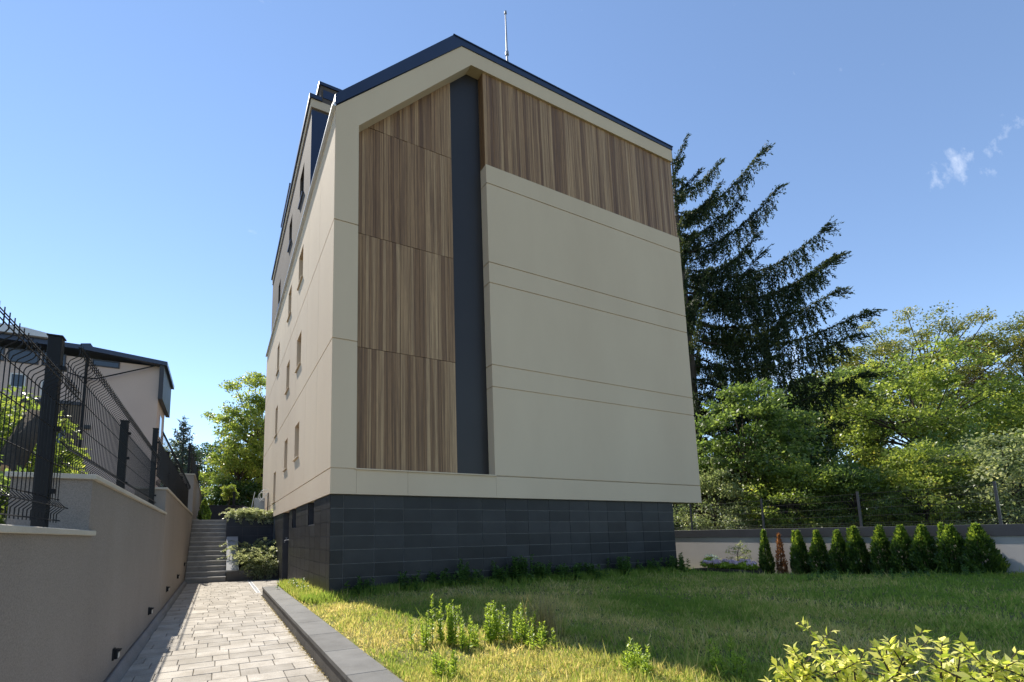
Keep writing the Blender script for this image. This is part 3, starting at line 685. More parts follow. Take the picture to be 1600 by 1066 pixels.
while h < 19.6:
    f_ = (20.7-h)/17.5
    for k in range(3):
        az += 2.4+brr.uniform(-.4, .4)
        if abs((az-eR+math.pi) % (2*math.pi)-math.pi) < .5 and h > 8: continue
        L = min(6.3, 6.6*f_**.75)*brr.uniform(.65, 1)*(.45 if math.cos(az) < .1 else 1)  # unseen side towards the building shortened to let sunlight reach the garden wall
        BR.append((1.55+(h+brr.uniform(-.2, .2)-1.55)*SK, az, L*SK, .38*L*(1 if h > 9 else .2)*SK, .10*L*SK))
    h += .5
BR += [(22.7, a_, 1.0, .8, .02) for a_ in (0, 1.6, 3.1, 4.7)]
spruce('spruce_tree', 'tall dark spruce with drooping upswept branches behind the building edge', SPB, 23.6, 7, 'needle', BR, 21, .16, 1.4, .38, 1.25)
# blue spruce far behind the stairs
cb = px_at(288, 649, 37); BR = []; h = 2.6; az = 0
while h < cb.z-.3:
    f_ = (cb.z-h)/(cb.z-2.4)
    for k in range(5):
        az += 1.9; BR.append((h, az, max(.3, 3.0*f_**.8)*brr.uniform(.8, 1.05), .25, .1))
    h += .42
spruce('blue_spruce', 'grey-blue spruce with pointed top behind the wall at the stairs', (cb.x, cb.y, 2.2), cb.z, 3, 'needle_blue', BR, 22, .17, .75, .2, .55)
G = 'trees beyond the garden wall'
ptree('ash_tree', 'airy olive-green tree, tallest crown on the skyline right of the spruce', 1425, 35, 497, .35, 6.2, 4.6, 'leaf_olive', ncl=260, per=120, ls=.17, group=G, seed=1, spread=.5, trunk=.26, flat=.5, hole=.25)
ptree('ash_tree', 'olive-green tree at the right edge of the skyline', 1590, 33, 497, .35, 3.9, 4.6, 'leaf_olive', ncl=190, per=120, ls=.17, group=G, seed=2, spread=.46, trunk=.24)
ptree('ash_tree', 'small olive-green crown just right of the longest spruce branch', 1330, 37, 545, .35, 3.6, 4.0, 'leaf_olive', ncl=150, per=120, ls=.17, group=G, seed=3, spread=.5, trunk=.22)
ptree('maple_tree', 'broad bright green tree in the middle of the right-hand trees', 1410, 25, 556, .35, 4.4, 4.0, 'leaf_bright', ncl=230, per=120, ls=.19, group=G, seed=4, spread=.5, trunk=.2)
ptree('maple_tree', 'bright green tree below the skyline at the right edge of the photo', 1570, 23, 600, .35, 3.8, 3.6, 'leaf_bright', ncl=200, per=110, ls=.17, group=G, seed=5, spread=.48, trunk=.18)
ptree('maple_tree', 'green tree below the lowest spruce branch', 1290, 29, 585, .35, 3.4, 3.8, 'leaf_mid', ncl=170, per=110, ls=.2, group=G, seed=6, spread=.5, trunk=.18)
ptree('walnut_tree', 'deep green tree close to the right edge of the building', 1155, 20.6, 606, .35, 2.3, 2.6, 'leaf_mid', ncl=150, per=110, ls=.17, group=G, seed=7, spread=.38, trunk=.14, hole=.2)
ptree('hazel_bush', 'grey-green bush between the building edge and the garden fence', 1105, 20.2, 690, .35, 1.6, 2.2, 'leaf_silver', ncl=120, per=110, ls=.12, cat='bush', group=G, seed=8, spread=.32, trunk=.07, cz=2.3)
ptree('elder_bush', 'dark green bush in the shade below the spruce', 1235, 21.5, 660, .35, 2.1, 2.8, 'leaf_dark', ncl=120, per=110, ls=.15, cat='bush', group=G, seed=9, spread=.36, trunk=.09, cz=2.9)
ptree('cherry_bush', 'yellow-green bush leaning over the fence left of its middle post', 1225, 18.4, 700, .35, 1.5, 1.7, 'leaf_bright', ncl=110, per=100, ls=.12, cat='bush', group=G, seed=10, spread=.28, trunk=.07, cz=2.5)
ptree('cherry_bush', 'mid green bush behind the middle fence post', 1325, 17.6, 690, .35, 1.6, 2.0, 'leaf_mid', ncl=130, per=100, ls=.12, cat='bush', group=G, seed=11, spread=.3, trunk=.07, cz=2.4)
ptree('privet_bush', 'dense yellow-green bush right of the middle fence post', 1425, 16.6, 668, .35, 1.7, 2.2, 'leaf_bright', ncl=170, per=100, ls=.115, cat='bush', group=G, seed=12, spread=.3, trunk=.07, cz=2.3)
ptree('willow_bush', 'pale grey-green bush around the right fence post', 1545, 15.4, 640, .35, 1.7, 2.3, 'leaf_silver', ncl=180, per=110, ls=.12, cat='bush', group=G, seed=13, spread=.3, trunk=.07, cz=2.3)
ptree('willow_bush', 'pale green bush cut off by the right edge of the photo', 1640, 15.0, 620, .35, 1.6, 2.5, 'leaf_silver', ncl=150, per=100, ls=.12, cat='bush', group=G, seed=14, spread=.3, trunk=.07, cz=2.5)
ptree('elder_bush', 'green bush low behind the garden wall under the bright tree', 1480, 20.0, 660, .35, 2.4, 2.9, 'leaf_mid', ncl=180, per=100, ls=.15, cat='bush', group=G, seed=15, spread=.36, trunk=.09, cz=2.9)
g = np.random.default_rng(77); k = 60000; u_ = g.uniform(0, 1, k); P0 = px_at(1010, 800, 46); P1 = px_at(1720, 800, 38)
x = P0.x+(P1.x-P0.x)*u_+g.normal(size=k)*1.2; y = P0.y+(P1.y-P0.y)*u_+g.normal(size=k)*1.2
top = np.array([7.5+2.0*noise.noise(Vector((a*14, 0, 2)))+1.0*noise.noise(Vector((a*45, 0, 5))) for a in u_])
z = .3+(top-.3)*g.uniform(0, 1, k)**.8
fw = quads('far_woodland', leaves(np.stack([x, y, z], 1), rdir(k)+np.array([0, 0, -.2]), g.normal(size=(k, 3))*.5+np.array([0, 0, .8]), g.uniform(.2, .42, k), .2), np.clip(g.uniform(0, 1, k), 0, 1), MT['leaf_mid'])
tag(fw, 'dense green woodland filling the gaps behind the right-hand trees', 'woodland', kind='stuff')
G2 = 'trees behind the stairs'
ptree('lime_tree', 'large yellow-green tree behind the stairs, touching the building', 418, 33, 596, 2.2, 3.7, 4.6, 'leaf_bright', ncl=230, per=120, ls=.2, group=G2, seed=16, spread=.45, trunk=.22, hole=.45)
ptree('lime_tree', 'lower spreading green tree left of the large tree behind the stairs', 372, 31, 690, 2.2, 2.2, 2.6, 'leaf_bright', ncl=120, per=110, ls=.18, group=G2, seed=17, spread=.4, trunk=.15)
ptree('hedge_bush', 'dark green shrub behind the dark terrace wall above the stairs', 385, 29.5, 735, 2.2, 1.9, 1.6, 'leaf_dark', ncl=110, per=110, ls=.15, cat='bush', group=G2, seed=18, spread=.35, trunk=.08, cz=3.6)
ptree('pine_tree', 'hazy grey-green tree right of the blue spruce', 322, 42, 690, 2.2, 2.4, 3.0, 'leaf_dark', ncl=110, per=90, ls=.2, group=G2, seed=19, spread=.45, trunk=.16)
ptree('pine_tree', 'dull green tree between the neighbour house and the blue spruce', 262, 40, 690, 2.2, 2.2, 3.2, 'leaf_silver', ncl=100, per=90, ls=.2, group=G2, seed=20, spread=.45, trunk=.16)
tree('golden_bush', 'small clipped golden bush on the terrace behind the dark post', (-1.68, 15.0, 2.4), 4.2, .36, .36, 'leaf_bright', ncl=70, per=45, ls=.07, cat='bush', seed=23, spread=.09, trunk=.03, hole=.9)
G3 = 'bushes behind the wire fence'
tree('garden_bush', 'sunlit green bush behind the nearest wire fence panel', (-5.1, -1.6, 1.5), 3.55, .95, .9, 'leaf_bright', ncl=120, per=80, ls=.085, cat='bush', group=G3, seed=24, spread=.2, trunk=.05, cz=2.7)
tree('garden_bush', 'low green bush at the foot of the leaning log', (-4.5, -3.9, 1.5), 2.4, .55, .5, 'leaf_mid', ncl=80, per=70, ls=.07, cat='bush', group=G3, seed=25, spread=.15, trunk=.03, cz=1.95)
tree('garden_bush', 'yellow-green bush behind the first tall fence post', (-4.7, -.4, 1.5), 2.95, .6, .6, 'leaf_bright', ncl=70, per=70, ls=.08, cat='bush', group=G3, seed=26, spread=.16, trunk=.03, cz=2.4)
tree('garden_bush', 'green bush at the left edge of the photo behind the fence', (-6.2, -2.6, 1.5), 3.6, .9, .9, 'leaf_mid', ncl=110, per=70, ls=.09, cat='bush', group=G3, seed=27, spread=.2, trunk=.05, cz=2.75)
lg = empty('leaning_log', (-4.55, -2.6, 1.5), label='thick leaning cut trunk with sawn branch stub behind the wire fence', cat='log')
MB().tube([(-4.75, -2.95, 1.45), (-4.62, -2.7, 2.0), (-4.5, -2.35, 2.75), (-4.42, -2.1, 3.25)], [.17, .15, .14, .125], 10).build('trunk', MT['bark'], lg, smooth=True)
s_ = MB().tube([(-4.62, -2.72, 2.35), (-4.42, -3.0, 2.38)], [.09, .075], 10).build('branch_stub', MT['bark'], lg)
MB().tube([(-4.42, -3.0, 2.38), (-4.418, -3.004, 2.3805)], .07, 12).build('sawn_face', MT['cutwood'], s_)

# ------------------------------------------------------------------ arborvitae row
def thuja(label, x, y, h, r, seed, m='thuja', n=2600, twin=None, group='arborvitae in front of the garden wall', name='arborvitae', z0=None):
    g = np.random.default_rng(seed); zb = lawn_z(x, y) if z0 is None else z0; base = (x, y, zb)
    t = empty(name, base, label=label, cat='shrub', group=group)
    MB().tube([(x, y, zb-.05), (x, y, zb+h*.85)], [.03, .008], 6).build('trunk', MT['bark'], t, loc=base)
    cs = []
    for (dx, dy, hh, rr, k) in [(0, 0, h, r, n)]+(twin or []):
        f = g.uniform(0, 1, k)**1.25; a = g.uniform(0, 2*np.pi, k)
        prof = np.where(f < .18, .80+.2*f/.18, np.maximum(1-((f-.18)/.82)**1.22, 0.0)*.96+.04)
        bumpy = 1+.10*np.sin(a*3+f*9+seed)+.07*np.sin(a*5-f*17)
        rad = rr*prof*bumpy*g.uniform(.72, 1.04, k)
        P = np.stack([x+dx+np.cos(a)*rad, y+dy+np.sin(a)*rad, zb+.02+f*hh], 1)
        D = np.stack([np.cos(a)*.45, np.sin(a)*.45, np.full(k, .9)], 1)+g.normal(size=(k, 3))*.28
        N = np.stack([-np.sin(a), np.cos(a), np.zeros(k)], 1)*.5+np.stack([np.cos(a), np.sin(a), np.full(k, .2)], 1)*.6+g.normal(size=(k, 3))*.4
        tint = np.clip(g.uniform(.05, .7, k)+np.where(f > .68, .34, 0)+.15*np.sin(a*4+f*11), 0, 1)   # sunlit tips painted in: upper scales tinted lighter
        cs.append((P, D, N, g.uniform(.05, .11, k), tint))
    P, D, N, L, T = [np.concatenate([c[i] for c in cs]) for i in range(5)]
    quads('crown', leaves(P, D, N, L, L*.42), T, MT[m], t, loc=base); return t
TH_ = [(-.35, 1.53, .17), (-1.40, 1.42, .23), (-1.92, 1.40, .24), (-2.46, 1.36, .25), (-2.88, 1.36, .26), (-3.46, 1.34, .26), (-3.92, 1.32, .28), (-4.34, 1.28, .30), (-4.87, 1.24, .32), (-5.33, 1.24, .33)]
NM = ['first', 'second', 'third', 'fourth', 'fifth', 'sixth', 'seventh', 'eighth', 'ninth']
for i, (y, h, r) in enumerate(TH_):
    tw_ = None
    if i in (1, 4): tw_ = [(0, .12, h*.95, r*.6, 700)]
    if i == 8: tw_ = [(0, .16, h*1.0, r*.45, 700)]
    lab = 'arborvitae beside the dead brown one, nearest the flower bed' if i == 0 else ('broadest arborvitae, the last of the row, right end' if i == 9 else f'{NM[i-1]} green arborvitae right of the dead brown one')
    h = 1.56-lawn_z(14.4, y)+(.02 if i else -.02)+(-.10 if i in (1, 2, 3) else 0)
    thuja(lab, 14.68, y+.05, h, r*1.14, 40+i, twin=tw_, n=4200 if i else 3000)
thuja('dead rusty brown arborvitae squeezed into the green row', 14.66, -.78, 1.30, .13, 60, 'thuja_dead', 900)
thuja('small bright conical conifer at the top of the stairs', -2.72, 13.9, .95, .26, 61, 'thuja', 1500, group='terrace planting', name='dwarf_conifer', z0=2.4)
# ------------------------------------------------------------------ flower bed and pot
def hydrangea(label, x, y, r, h, seed, heads, pale):
    g = np.random.default_rng(seed); zb = .27; base = (x, y, zb); t = empty('hydrangea', base, label=label, cat='flower', group='flower bed by the garden wall')
    k = 700; a = g.uniform(0, 6.28, k); q = r*np.sqrt(g.uniform(0, 1, k)); P = np.stack([x+np.cos(a)*q, y+np.sin(a)*q, zb+.05+(h-.05)*g.uniform(.2, 1, k)*(1-.5*(q/r)**2)], 1)
    quads('foliage', leaves(P, rdir(k)+np.array([0, 0, -.1]), g.normal(size=(k, 3))*.4+np.array([0, 0, 1]), g.uniform(.07, .13, k), g.uniform(.04, .07, k)), g.uniform(0, 1, k), MT['weed'], t, loc=base)
    for i in range(heads):
        a = g.uniform(0, 6.28); q = r*math.sqrt(g.uniform(0, 1)); c = np.array([x+math.cos(a)*q, y+math.sin(a)*q, zb+h*(1-.4*(q/r)**2)+.02])
        d = rdir(60); d[:, 2] = np.abs(d[:, 2])
        P = c+d*.085; quads('flower_head', leaves(P, np.cross(d, rdir(60)), d, .05, .045), np.clip(pale+g.normal(size=60)*.12, 0, 1), MT['petal'], t, loc=tuple(c))
    MB().tube([(x, y, zb-.03), (x, y, zb+h*.7)], .012, 5).build('stem', MT['bark'], t, loc=base)
hydrangea('low white-flowered hydrangea at the left of the flower bed', 14.2, 1.35, .32, .36, 70, 8, .95)
hydrangea('pale lilac hydrangea at the front left of the flower bed', 13.85, 1.0, .36, .22, 71, 10, .4)
hydrangea('lilac hydrangea in the middle of the flower bed', 13.8, .45, .38, .24, 72, 11, .25)
hydrangea('lilac hydrangea at the right end of the flower bed', 13.9, -.05, .36, .25, 73, 10, .3)
bz = lawn_z(14.25, .15)
pt = MB(); ring = [(.11, 0), (.15, .26), (.175, .27), (.175, .33), (.15, .33), (.14, .29), (0.0, .28)]
for j in range(16):
    for rr, zz in ring: pt.v.append((14.3+rr*math.cos(j*math.pi/8), .0+rr*math.sin(j*math.pi/8), bz+zz+.1))
for j in range(16):
    for i in range(6): a, b_ = j*7+i, ((j+1) % 16)*7+i; pt.f.append((a, b_, b_+1, a+1))
struct(MB().prism_yz([(1.75, 0), (1.6, .24), (.8, .29), (-.2, .29), (-.5, 0)], 13.45, 14.98).build('flower_bed', MT['soil'], bevel=.03))
tag(pt.build('flower_pot', MT['terracotta'], smooth=True), 'terracotta pot half hidden behind the hydrangeas', 'pot')
tree('rose_bush', 'thin twiggy pale bush against the garden wall by the flower bed', (14.55, .55, lawn_z(14.5, .5)), 1.15, .35, .42, 'leaf_silver', ncl=40, per=14, ls=.06, cat='bush', seed=29, spread=.08, trunk=.015, cz=.75)
# ------------------------------------------------------------------ junipers
def juniper(label, x0, x1, y0, y1, zf, n, seed, size=1.0, fall=.18):
    g = np.random.default_rng(seed); base = ((x0+x1)/2, (y0+y1)/2, zf((y0+y1)/2)); t = empty('juniper', base, label=label, cat='shrub', group='junipers in the planters')
    st_ = MB(); Cs = []; Ds = []; Ts = []
    for i in range(n):
        x, y = g.uniform(x0, x1), g.uniform(y0, y1); a = g.normal()*.9-math.pi/2; L = g.uniform(.35, .85)*size; up = g.uniform(.2, .75)
        tt = np.linspace(0, 1, 5); P = np.stack([x+math.cos(a)*L*tt, y+math.sin(a)*L*tt*.8, zf(y)+.02+up*np.sin(tt*1.9)*L*1.25-fall*L*tt**2], 1)
        st_.tube([tuple(p) for p in P], .004, 3, False)
        k = 70; f = g.uniform(.05, 1, k); Q = np.stack([np.interp(f, tt, P[:, j]) for j in range(3)], 1)
        ax = unit(P[-1]-P[0]); sd = np.cross(ax, [0, 0, 1]); off = g.normal(size=k)*.06*(1.1-f)
        Cs.append(Q+sd*off[:, None]+g.normal(size=(k, 3))*.012); Ds.append(ax+sd*np.sign(off)[:, None]*.7+g.normal(size=(k, 3))*.35+np.array([0, 0, .1])); Ts.append(np.clip(g.uniform(0, .6)+g.uniform(0, .5, k), 0, 1))
    st_.build('stems', MT['bark'], t, loc=base)
    C = np.concatenate(Cs); L = g.uniform(.05, .095, len(C))
    quads('foliage', leaves(C, np.concatenate(Ds), g.normal(size=C.shape)*.5+np.array([0, 0, 1]), L, L*.4), np.concatenate(Ts), MT['juniper'], t, loc=base)
zl = lambda y: .28+.342*max(0, min(y-9.53, 1.96))
juniper('big grey-green juniper filling the lower planter', -1.25, -.05, 9.75, 11.25, zl, 330, 80, 1.15)
juniper('grey-green juniper spilling over the front of the lower planter', -1.0, .0, 9.45, 9.8, zl, 130, 81, .85, .75)
juniper('grey-green juniper trailing over the edge of the upper planter', -1.6, .0, 11.55, 12.6, lambda y: 2.42, 240, 82, .75, .3)
juniper('grey-green juniper hanging down the dark front of the upper planter', -1.5, .0, 11.52, 11.7, lambda y: 2.44, 60, 83, .7, .9)
# ------------------------------------------------------------------ terrace clutter
po_ = empty('garden_post', (-1.5, 14, 2.4), label='black square post at the head of the upper planter', cat='post')
MB().box(-1.555, -1.445, 13.945, 14.055, 2.4, 3.72).build('shaft', MT['steel'], po_, .004)
MB().box(-1.575, -1.425, 13.925, 14.075, 3.72, 3.77).build('cap', MT['steel'], po_, .004)
tag(MB().box(-2.96, -.9, 17.0, 17.2, 2.35, 3.28).box(-2.98, -.88, 16.97, 17.23, 3.28, 3.33).build('terrace_wall', MT['bluestone']), 'low dark wall at the back of the terrace above the stairs', 'wall')
cab = empty('utility_cabinet', (-.37, 14, 2.4), label='grey louvred utility cabinet on the terrace beside the building', cat='cabinet')
MB().box(-.60, -.13, 13.98, 14.3, 2.4, 3.5).build('body', MT['galv'], cab, .005)
for i in range(8): MB().box(-.585+i*.057, -.555+i*.057, 13.955, 13.98, 2.6, 3.44).build('louvre', MT['galv'], cab)
bk = empty('bicycle_rack', (-.7, 13.6, 2.4), label='white curled tubular rack in front of the utility cabinet', cat='rack')
for (x, z, rr, y) in ((-1.28, 2.72, .2, 13.5), (-1.0, 2.80, .22, 13.55), (-.88, 2.78, .13, 13.6), (-.12, 3.62, .27, 13.7), (-.25, 3.55, .2, 13.75)):
    MB().tube([(x+rr*math.cos(a), y+.25*rr*math.sin(a*2), z+rr*math.sin(a)) for a in np.linspace(-.6, 4.4, 20)], .016, 6, False).build('loop', MT['white'], bk, smooth=True)
MB().tube([(-1.1, 13.55, 2.5), (-.75, 13.6, 2.95), (-.62, 13.65, 3.75)], .018, 6).build('upright', MT['white'], bk)
MB().tube([(-.40, 13.7, 3.30), (-.02, 13.7, 3.75)], .018, 6).build('upright', MT['white'], bk)
dp = MB().tube([(-.06, 13.2, 2.42), (-.06, 13.2, 3.7)], .025, 6).build('rainwater_pipe', MT['steel'])
tag(dp, 'short black pipe standing at the building side on the terrace', 'pipe')
# ------------------------------------------------------------------ grass
def lawn_ok(x, y): return not (x > -.02 and x < PX1+.02 and y > PY0-.03)
def grass(n, xa, xb, ya, yb, near, far, hmin, hmax, wd, seed):
    g = np.random.default_rng(seed); x = g.uniform(xa, xb, n); y = g.uniform(ya, yb, n)
    d = np.hypot(x-EYE.x, y-EYE.y); keep = (d >= near) & (d < far) & ~((x > -.03) & (x < PX1+.03) & (y > PY0-.04)) & (x > -.56)
    x = x[keep]; y = y[keep]; k = len(x)
    pn = np.array([noise.noise(Vector((a*.55, b_*.55, 9.3))) for a, b_ in zip(x, y)]); p2 = np.array([noise.noise(Vector((a*2.1, b_*2.1, 4.4))) for a, b_ in zip(x, y)])
    z = np.array([lawn_z(a, b_) for a, b_ in zip(x, y)])
    dry = np.clip(.50+.6*pn+.30*p2-.03*np.clip(x-2, 0, 8)+.16*(x < 1.6), 0, 1)  # dry patches by noise; sunlit left strip painted paler, shaded side greener
    T = np.clip(dry+g.normal(size=k)*.22, 0, 1)
    p3 = np.array([noise.noise(Vector((a*6.5, b_*6.5, 7.7))) for a, b_ in zip(x, y)])
    hh = g.uniform(hmin, hmax, k)*np.clip(1+.45*p2+.9*p3, .35, 2.2)*np.where(T > .75, .75, 1)
    tall = g.uniform(0, 1, k) < .02; hh[tall] *= 2.2
    D = g.normal(size=(k, 3))*.42; D[:, 2] = 1
    D[T > .7] += g.normal(size=(int((T > .7).sum()), 3))*.5
    P = np.stack([x, y, z-.008], 1)
    return leaves(P, D, g.normal(size=(k, 3)), hh, wd*g.uniform(.7, 1.3, k)), T
A = [grass(190000, -.6, 4.5, -10.5, -3.0, 0, 5.0, .035, .095, .008, 1), grass(190000, -.6, 9, -12, .15, 5.0, 9.5, .035, .10, .012, 2), grass(120000, -.6, XR, -13, 4, 9.5, 30, .04, .11, .02, 3)]
quads('grass', np.concatenate([a[0] for a in A]), np.concatenate([a[1] for a in A]), MT['grass'])
go = bpy.data.objects['grass']; tag(go, 'long unmown green and straw-coloured grass covering the lawn', 'grass', kind='stuff')
# rank grass along the foot of the plinth and kerb
g = np.random.default_rng(9); k = 9000; x = np.concatenate([g.uniform(-.5, 11, k), g.uniform(-.56, -.02, k//2)]); y = np.concatenate([.1-np.abs(g.normal(size=k))*.28, g.uniform(.0, 3.9, k//2)])
z = np.array([lawn_z(a, b_) for a, b_ in zip(x, y)]); D = g.normal(size=(len(x), 3))*.35; D[:, 2] = 1
quads('edge_grass', leaves(np.stack([x, y, z], 1), D, g.normal(size=(len(x), 3)), g.uniform(.08, .24, len(x)), .016), np.clip(g.uniform(0, .45, len(x))+(y > .2)*.2, 0, 1), MT['grass'])
tag(bpy.data.objects['edge_grass'], 'taller rank grass along the foot of the dark stone base', 'grass', kind='stuff')
# moss and dead leaves in the joint along the kerb
k = 1500; x = -.975-np.abs(g.normal(size=k))*.035; y = g.uniform(-9, 3.8, k)
quads('joint_debris', leaves(np.stack([x, y, np.full(k, .004)], 1), rdir(k)*np.array([1, 1, .3]), g.normal(size=(k, 3))*.3+np.array([0, 0, 1]), g.uniform(.012, .035, k), .014), g.uniform(.2, 1, k), MT['straw'])
tag(bpy.data.objects['joint_debris'], 'dry leaf litter and moss in the joint along the kerb', 'litter', kind='stuff')
# ------------------------------------------------------------------ weeds
def weed(name, label, x, y, stems, h, seed, m='weed', spread=.12, ls=.05, gap=.022, group='weeds in the lawn', up=.55, zb=None):
    g = np.random.default_rng(seed); zb = lawn_z(x, y) if zb is None else zb; base = (x, y, zb); t = empty(name, base, label=label, cat='weed', group=group)
    Cs = []; Ds = []; Ls = []
    for i in range(stems):
        px, py = x+g.normal()*spread, y+g.normal()*spread; hh = h*g.uniform(.6, 1.05); lx, ly = g.normal()*.08*hh, g.normal()*.08*hh; pz = zb-.01
        MB().tube([(px, py, pz), (px+lx*.5, py+ly*.5, pz+hh*.5), (px+lx, py+ly, pz+hh)], [.005, .004, .002], 4, False).build('stem', MT['stem'], t, loc=base)
        k = max(6, int(hh/gap)*3); f = np.sort(g.uniform(.08, 1, k)); a = g.uniform(0, 6.28, k)
        Cs.append(np.stack([px+lx*f, py+ly*f, pz+hh*f], 1)); Ds.append(np.stack([np.cos(a), np.sin(a), up+.5*f], 1)); Ls.append(ls*g.uniform(.6, 1.2, k)*(1.15-.6*f))
    C = np.concatenate(Cs); L = np.concatenate(Ls)
    quads('foliage', leaves(C, np.concatenate(Ds), g.normal(size=C.shape)*.3+np.array([0, 0, 1]), L, L*(.30 if m == 'weed' else .5)), g.uniform(0, 1, len(C)), MT[m], t, loc=base)
MT['stem'] = surface('green_stem', (.07, .11, .025), (.10, .15, .04), 5, 60, .8, 0)
WD = [(.06, -4.75, 3, .40, 'leftmost slim sunlit weed tuft in front of the shaded lawn'), (.36, -4.95, 6, .56, 'tallest sunlit weed clump left of the middle of the lawn'), (.56, -5.2, 5, .36, 'short sunlit weeds between the two tall weed clumps'),
      (.78, -5.22, 6, .50, 'second tall sunlit weed clump right of the tallest'), (.98, -5.45, 5, .44, 'sunlit weed clump left of the dry grass tuft'), (1.08, -5.75, 5, .30, 'lowest sunlit weeds at the foot of the dry grass tuft'), (-.2, -6.0, 5, .24, 'small bright weeds beside the kerb slab joint'),
      (1.15, -6.9, 5, .26, 'weed tuft at the bottom edge of the photo, sunlit'), (1.7, -7.35, 4, .28, 'weed tuft left of the yellow-leaved foreground shrub')]
for i, (x, y, s, h, lab) in enumerate(WD): weed('weed_clump', lab, x, y, s*2, h, 200+i, spread=.085, ls=.062, gap=.011)
NT = [(.55, -.12, 5, .42), (1.75, -.1, 7, .44), (2.5, -.12, 6, .40), (3.05, -.1, 6, .62), (3.45, -.15, 4, .42), (4.1, -.1, 7, .56), (4.75, -.1, 9, .72), (5.35, -.15, 8, .50), (6.1, -.15, 9, .42), (7.0, -.15, 9, .40), (8.2, -.15, 8, .55), (9.3, -.15, 8, .45), (10.4, -.15, 8, .60)]
NW = ['first', 'second', 'third', 'fourth', 'fifth', 'sixth', 'seventh', 'eighth', 'ninth', 'tenth', 'eleventh', 'twelfth', 'last']
for i, (x, y, s, h) in enumerate(NT): weed('nettle_clump', f'{NW[i]} dark green weed clump along the stone base, counting from the left corner', x, y, s*2, h, 230+i, 'nettle', .16, .12, .024, 'weeds along the stone base', .1)
for i, (x, y, s, h) in enumerate([(-.35, 2.9, 8, .30), (-.25, 1.9, 8, .34), (-.35, 1.0, 7, .28)]): weed('weed_clump', f"{['farthest','middle','nearest'][i]} of three green weed clumps between kerb and building side", x, y, s, h, 260+i, 'nettle', .14, .07, .03, 'weeds beside the kerb', .3)
for i in range(9):
    x, y = 10.6+.47*i, -6.3+.25*(i % 3); 
    if x > 14.3: break
    weed('weed_clump', f"{NW[i]} green weed patch in front of the arborvitae, counting from the left", x, -3.6+.1*(i % 3)-.28*i, 7, .26, 270+i, 'nettle', .2, .07, .03, 'weeds before the arborvitae', .3)
def tuft(label, x, y, n, h, seed, m='straw', sp=.07, wd=.008, group='dry grass in the lawn'):
    g = np.random.default_rng(seed); zb = lawn_z(x, y); V = []; T = []
    for i in range(n):
        a = g.uniform(0, 6.28); l = h*g.uniform(.5, 1.1); lean = g.uniform(.05, .55); p = np.array([x+g.normal()*sp, y+g.normal()*sp, zb-.01]); dr = np.array([math.cos(a), math.sin(a), 0]); pr = p; tv = g.uniform(0, 1); s = np.array([-dr[1], dr[0], 0])*wd*.5
        for k in range(1, 6):
            f = k/5; q = p+dr*lean*l*f**1.8+np.array([0, 0, l*(f-.35*lean*f**3)]); w0, w1 = 1.1-.2*(k-1), 1.1-.2*k
            V.append([pr-s*w0, pr+s*w0, q+s*w1, q-s*w1]); T.append(tv); pr = q
    t = empty('grass_tuft', (x, y, zb), label=label, cat='grass tuft', group=group); tag(quads('blades', np.array(V), T, MT[m], t, loc=(x, y, zb)), kind='stuff')
tuft('tall dry straw-coloured grass tuft beside the sunlit weeds', 1.32, -5.5, 170, .62, 300, sp=.09, wd=.010)
for i, (x, y, h, lab) in enumerate([(1.75, -6.2, .5, 'lone dry stalks right of the tall straw tuft'), (2.1, -6.55, .42, 'thin dry stalks in the shade left of the foreground shrub'), (.15, -.5, .34, 'straw tuft at the left corner of the stone base'), (3.9, -3.4, .4, 'pale dry stalks in the middle of the shaded lawn'), (7.0, -4.2, .45, 'dry stalks in the shaded lawn right of the middle'), (10.2, -5.2, .45, 'dry stalks in the lawn in front of the arborvitae'), (12.6, -2.0, .4, 'dry stalks at the foot of the left arborvitae')]):
    tuft(lab, x, y, 16, h, 301+i, sp=.12, wd=.006)
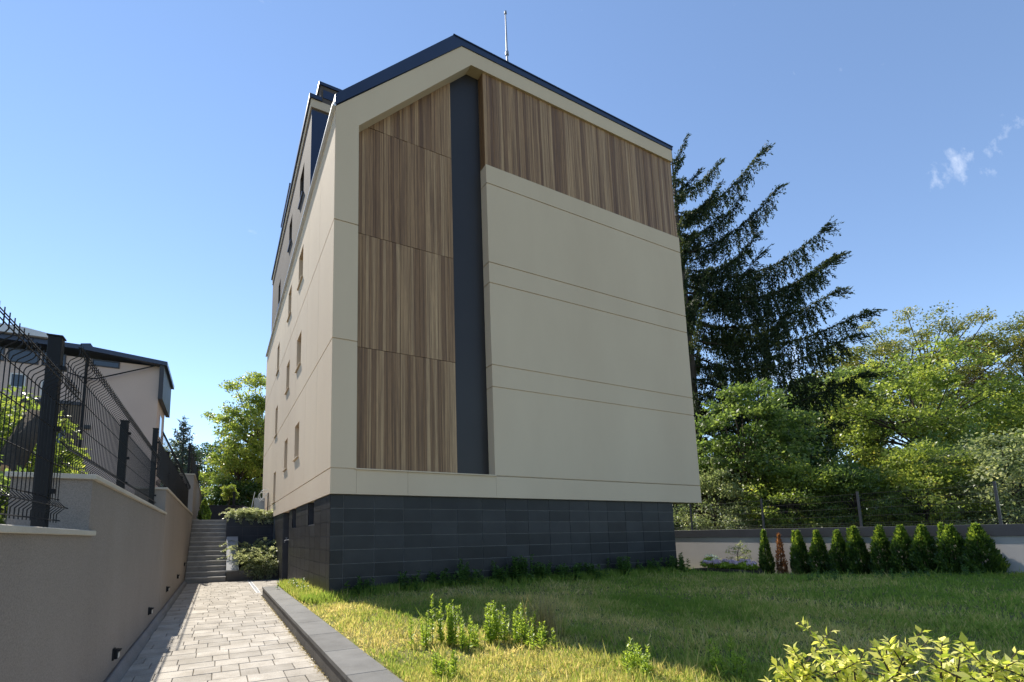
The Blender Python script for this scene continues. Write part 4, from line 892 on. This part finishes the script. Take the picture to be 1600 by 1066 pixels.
# ------------------------------------------------------------------ yellow-leaved shrub in the foreground
def shrub(label, x, y, stems, seed, ls=.046):
    g = np.random.default_rng(seed); zb = lawn_z(x, y); base = (x, y, zb); t = empty('golden_shrub', base, label=label, cat='shrub', group='golden shrubs in the foreground')
    sb = MB(); Cs = []; Ds = []; Ns = []
    for (tx, ty, tz) in stems:
        b0 = np.array([x+g.normal()*.05, y+g.normal()*.05, zb-.02]); tp_ = np.array([tx, ty, tz]); mid = b0*.5+tp_*.5+np.array([g.normal()*.05, g.normal()*.05, .03])
        sb.tube([tuple(b0), tuple(mid), tuple(tp_)], [.008, .006, .002], 5, False)
        for br in range(8):
            f0 = g.uniform(.35, .95); s = b0+(tp_-b0)*f0 if br else mid; e = tp_ if br == 0 else s+np.array([g.normal()*.12, g.normal()*.12, g.uniform(.04, .16)])
            if br: sb.tube([tuple(s), tuple(e)], [.004, .0015], 4, False)
            k = 22; f = np.sort(g.uniform(.15, 1, k)); P = s+(e-s)*f[:, None]; a = np.arange(k)*1.57+g.normal(size=k)*.3
            ax = unit(e-s); u1 = unit(np.cross(ax, [0.2, .1, .97])); u2 = np.cross(ax, u1)
            D = np.cos(a)[:, None]*u1+np.sin(a)[:, None]*u2+ax*.75+g.normal(size=(k, 3))*.15
            Cs.append(P); Ds.append(D); Ns.append(g.normal(size=(k, 3))*.35+np.array([0, 0, 1]))
    sb.build('stems', MT['bark'], t, loc=base)
    C = np.concatenate(Cs); L = ls*g.uniform(.55, 1.15, len(C))
    quads('foliage', leaves(C, np.concatenate(Ds), np.concatenate(Ns), L, L*.46), g.uniform(0, 1, len(C)), MT['leaf_gold'], t, loc=base)
MT['leaf_gold'] = foliage('golden_privet_leaf', ((0, (.20, .27, .04)), (.5, (.42, .44, .09)), (1, (.70, .67, .30))), .45, .35, .5)
def at(u, v, d): 
    r_ = ray(u, v); k = d/math.hypot(r_.x, r_.y); return tuple(EYE+r_*k)
shrub('yellow-green leafy shrub in the foreground, left of the two', .42, -8.75, [at(u, v, 2.75+.15*math.sin(u)) for u, v in ((1232, 1045), (1258, 1022), (1285, 994), (1330, 1012), (1350, 1018), (1385, 1014), (1420, 1006), (1300, 1040), (1390, 1040), (1250, 1060))], 400)
shrub('smaller yellow-green leafy shrub at the bottom right corner', .62, -9.2, [at(u, v, 2.75+.12*math.sin(u)) for u, v in ((1462, 1042), (1500, 1026), (1552, 1020), (1530, 1045), (1598, 1038), (1625, 1030), (1570, 1058))], 401)
bpy.context.view_layer.update()
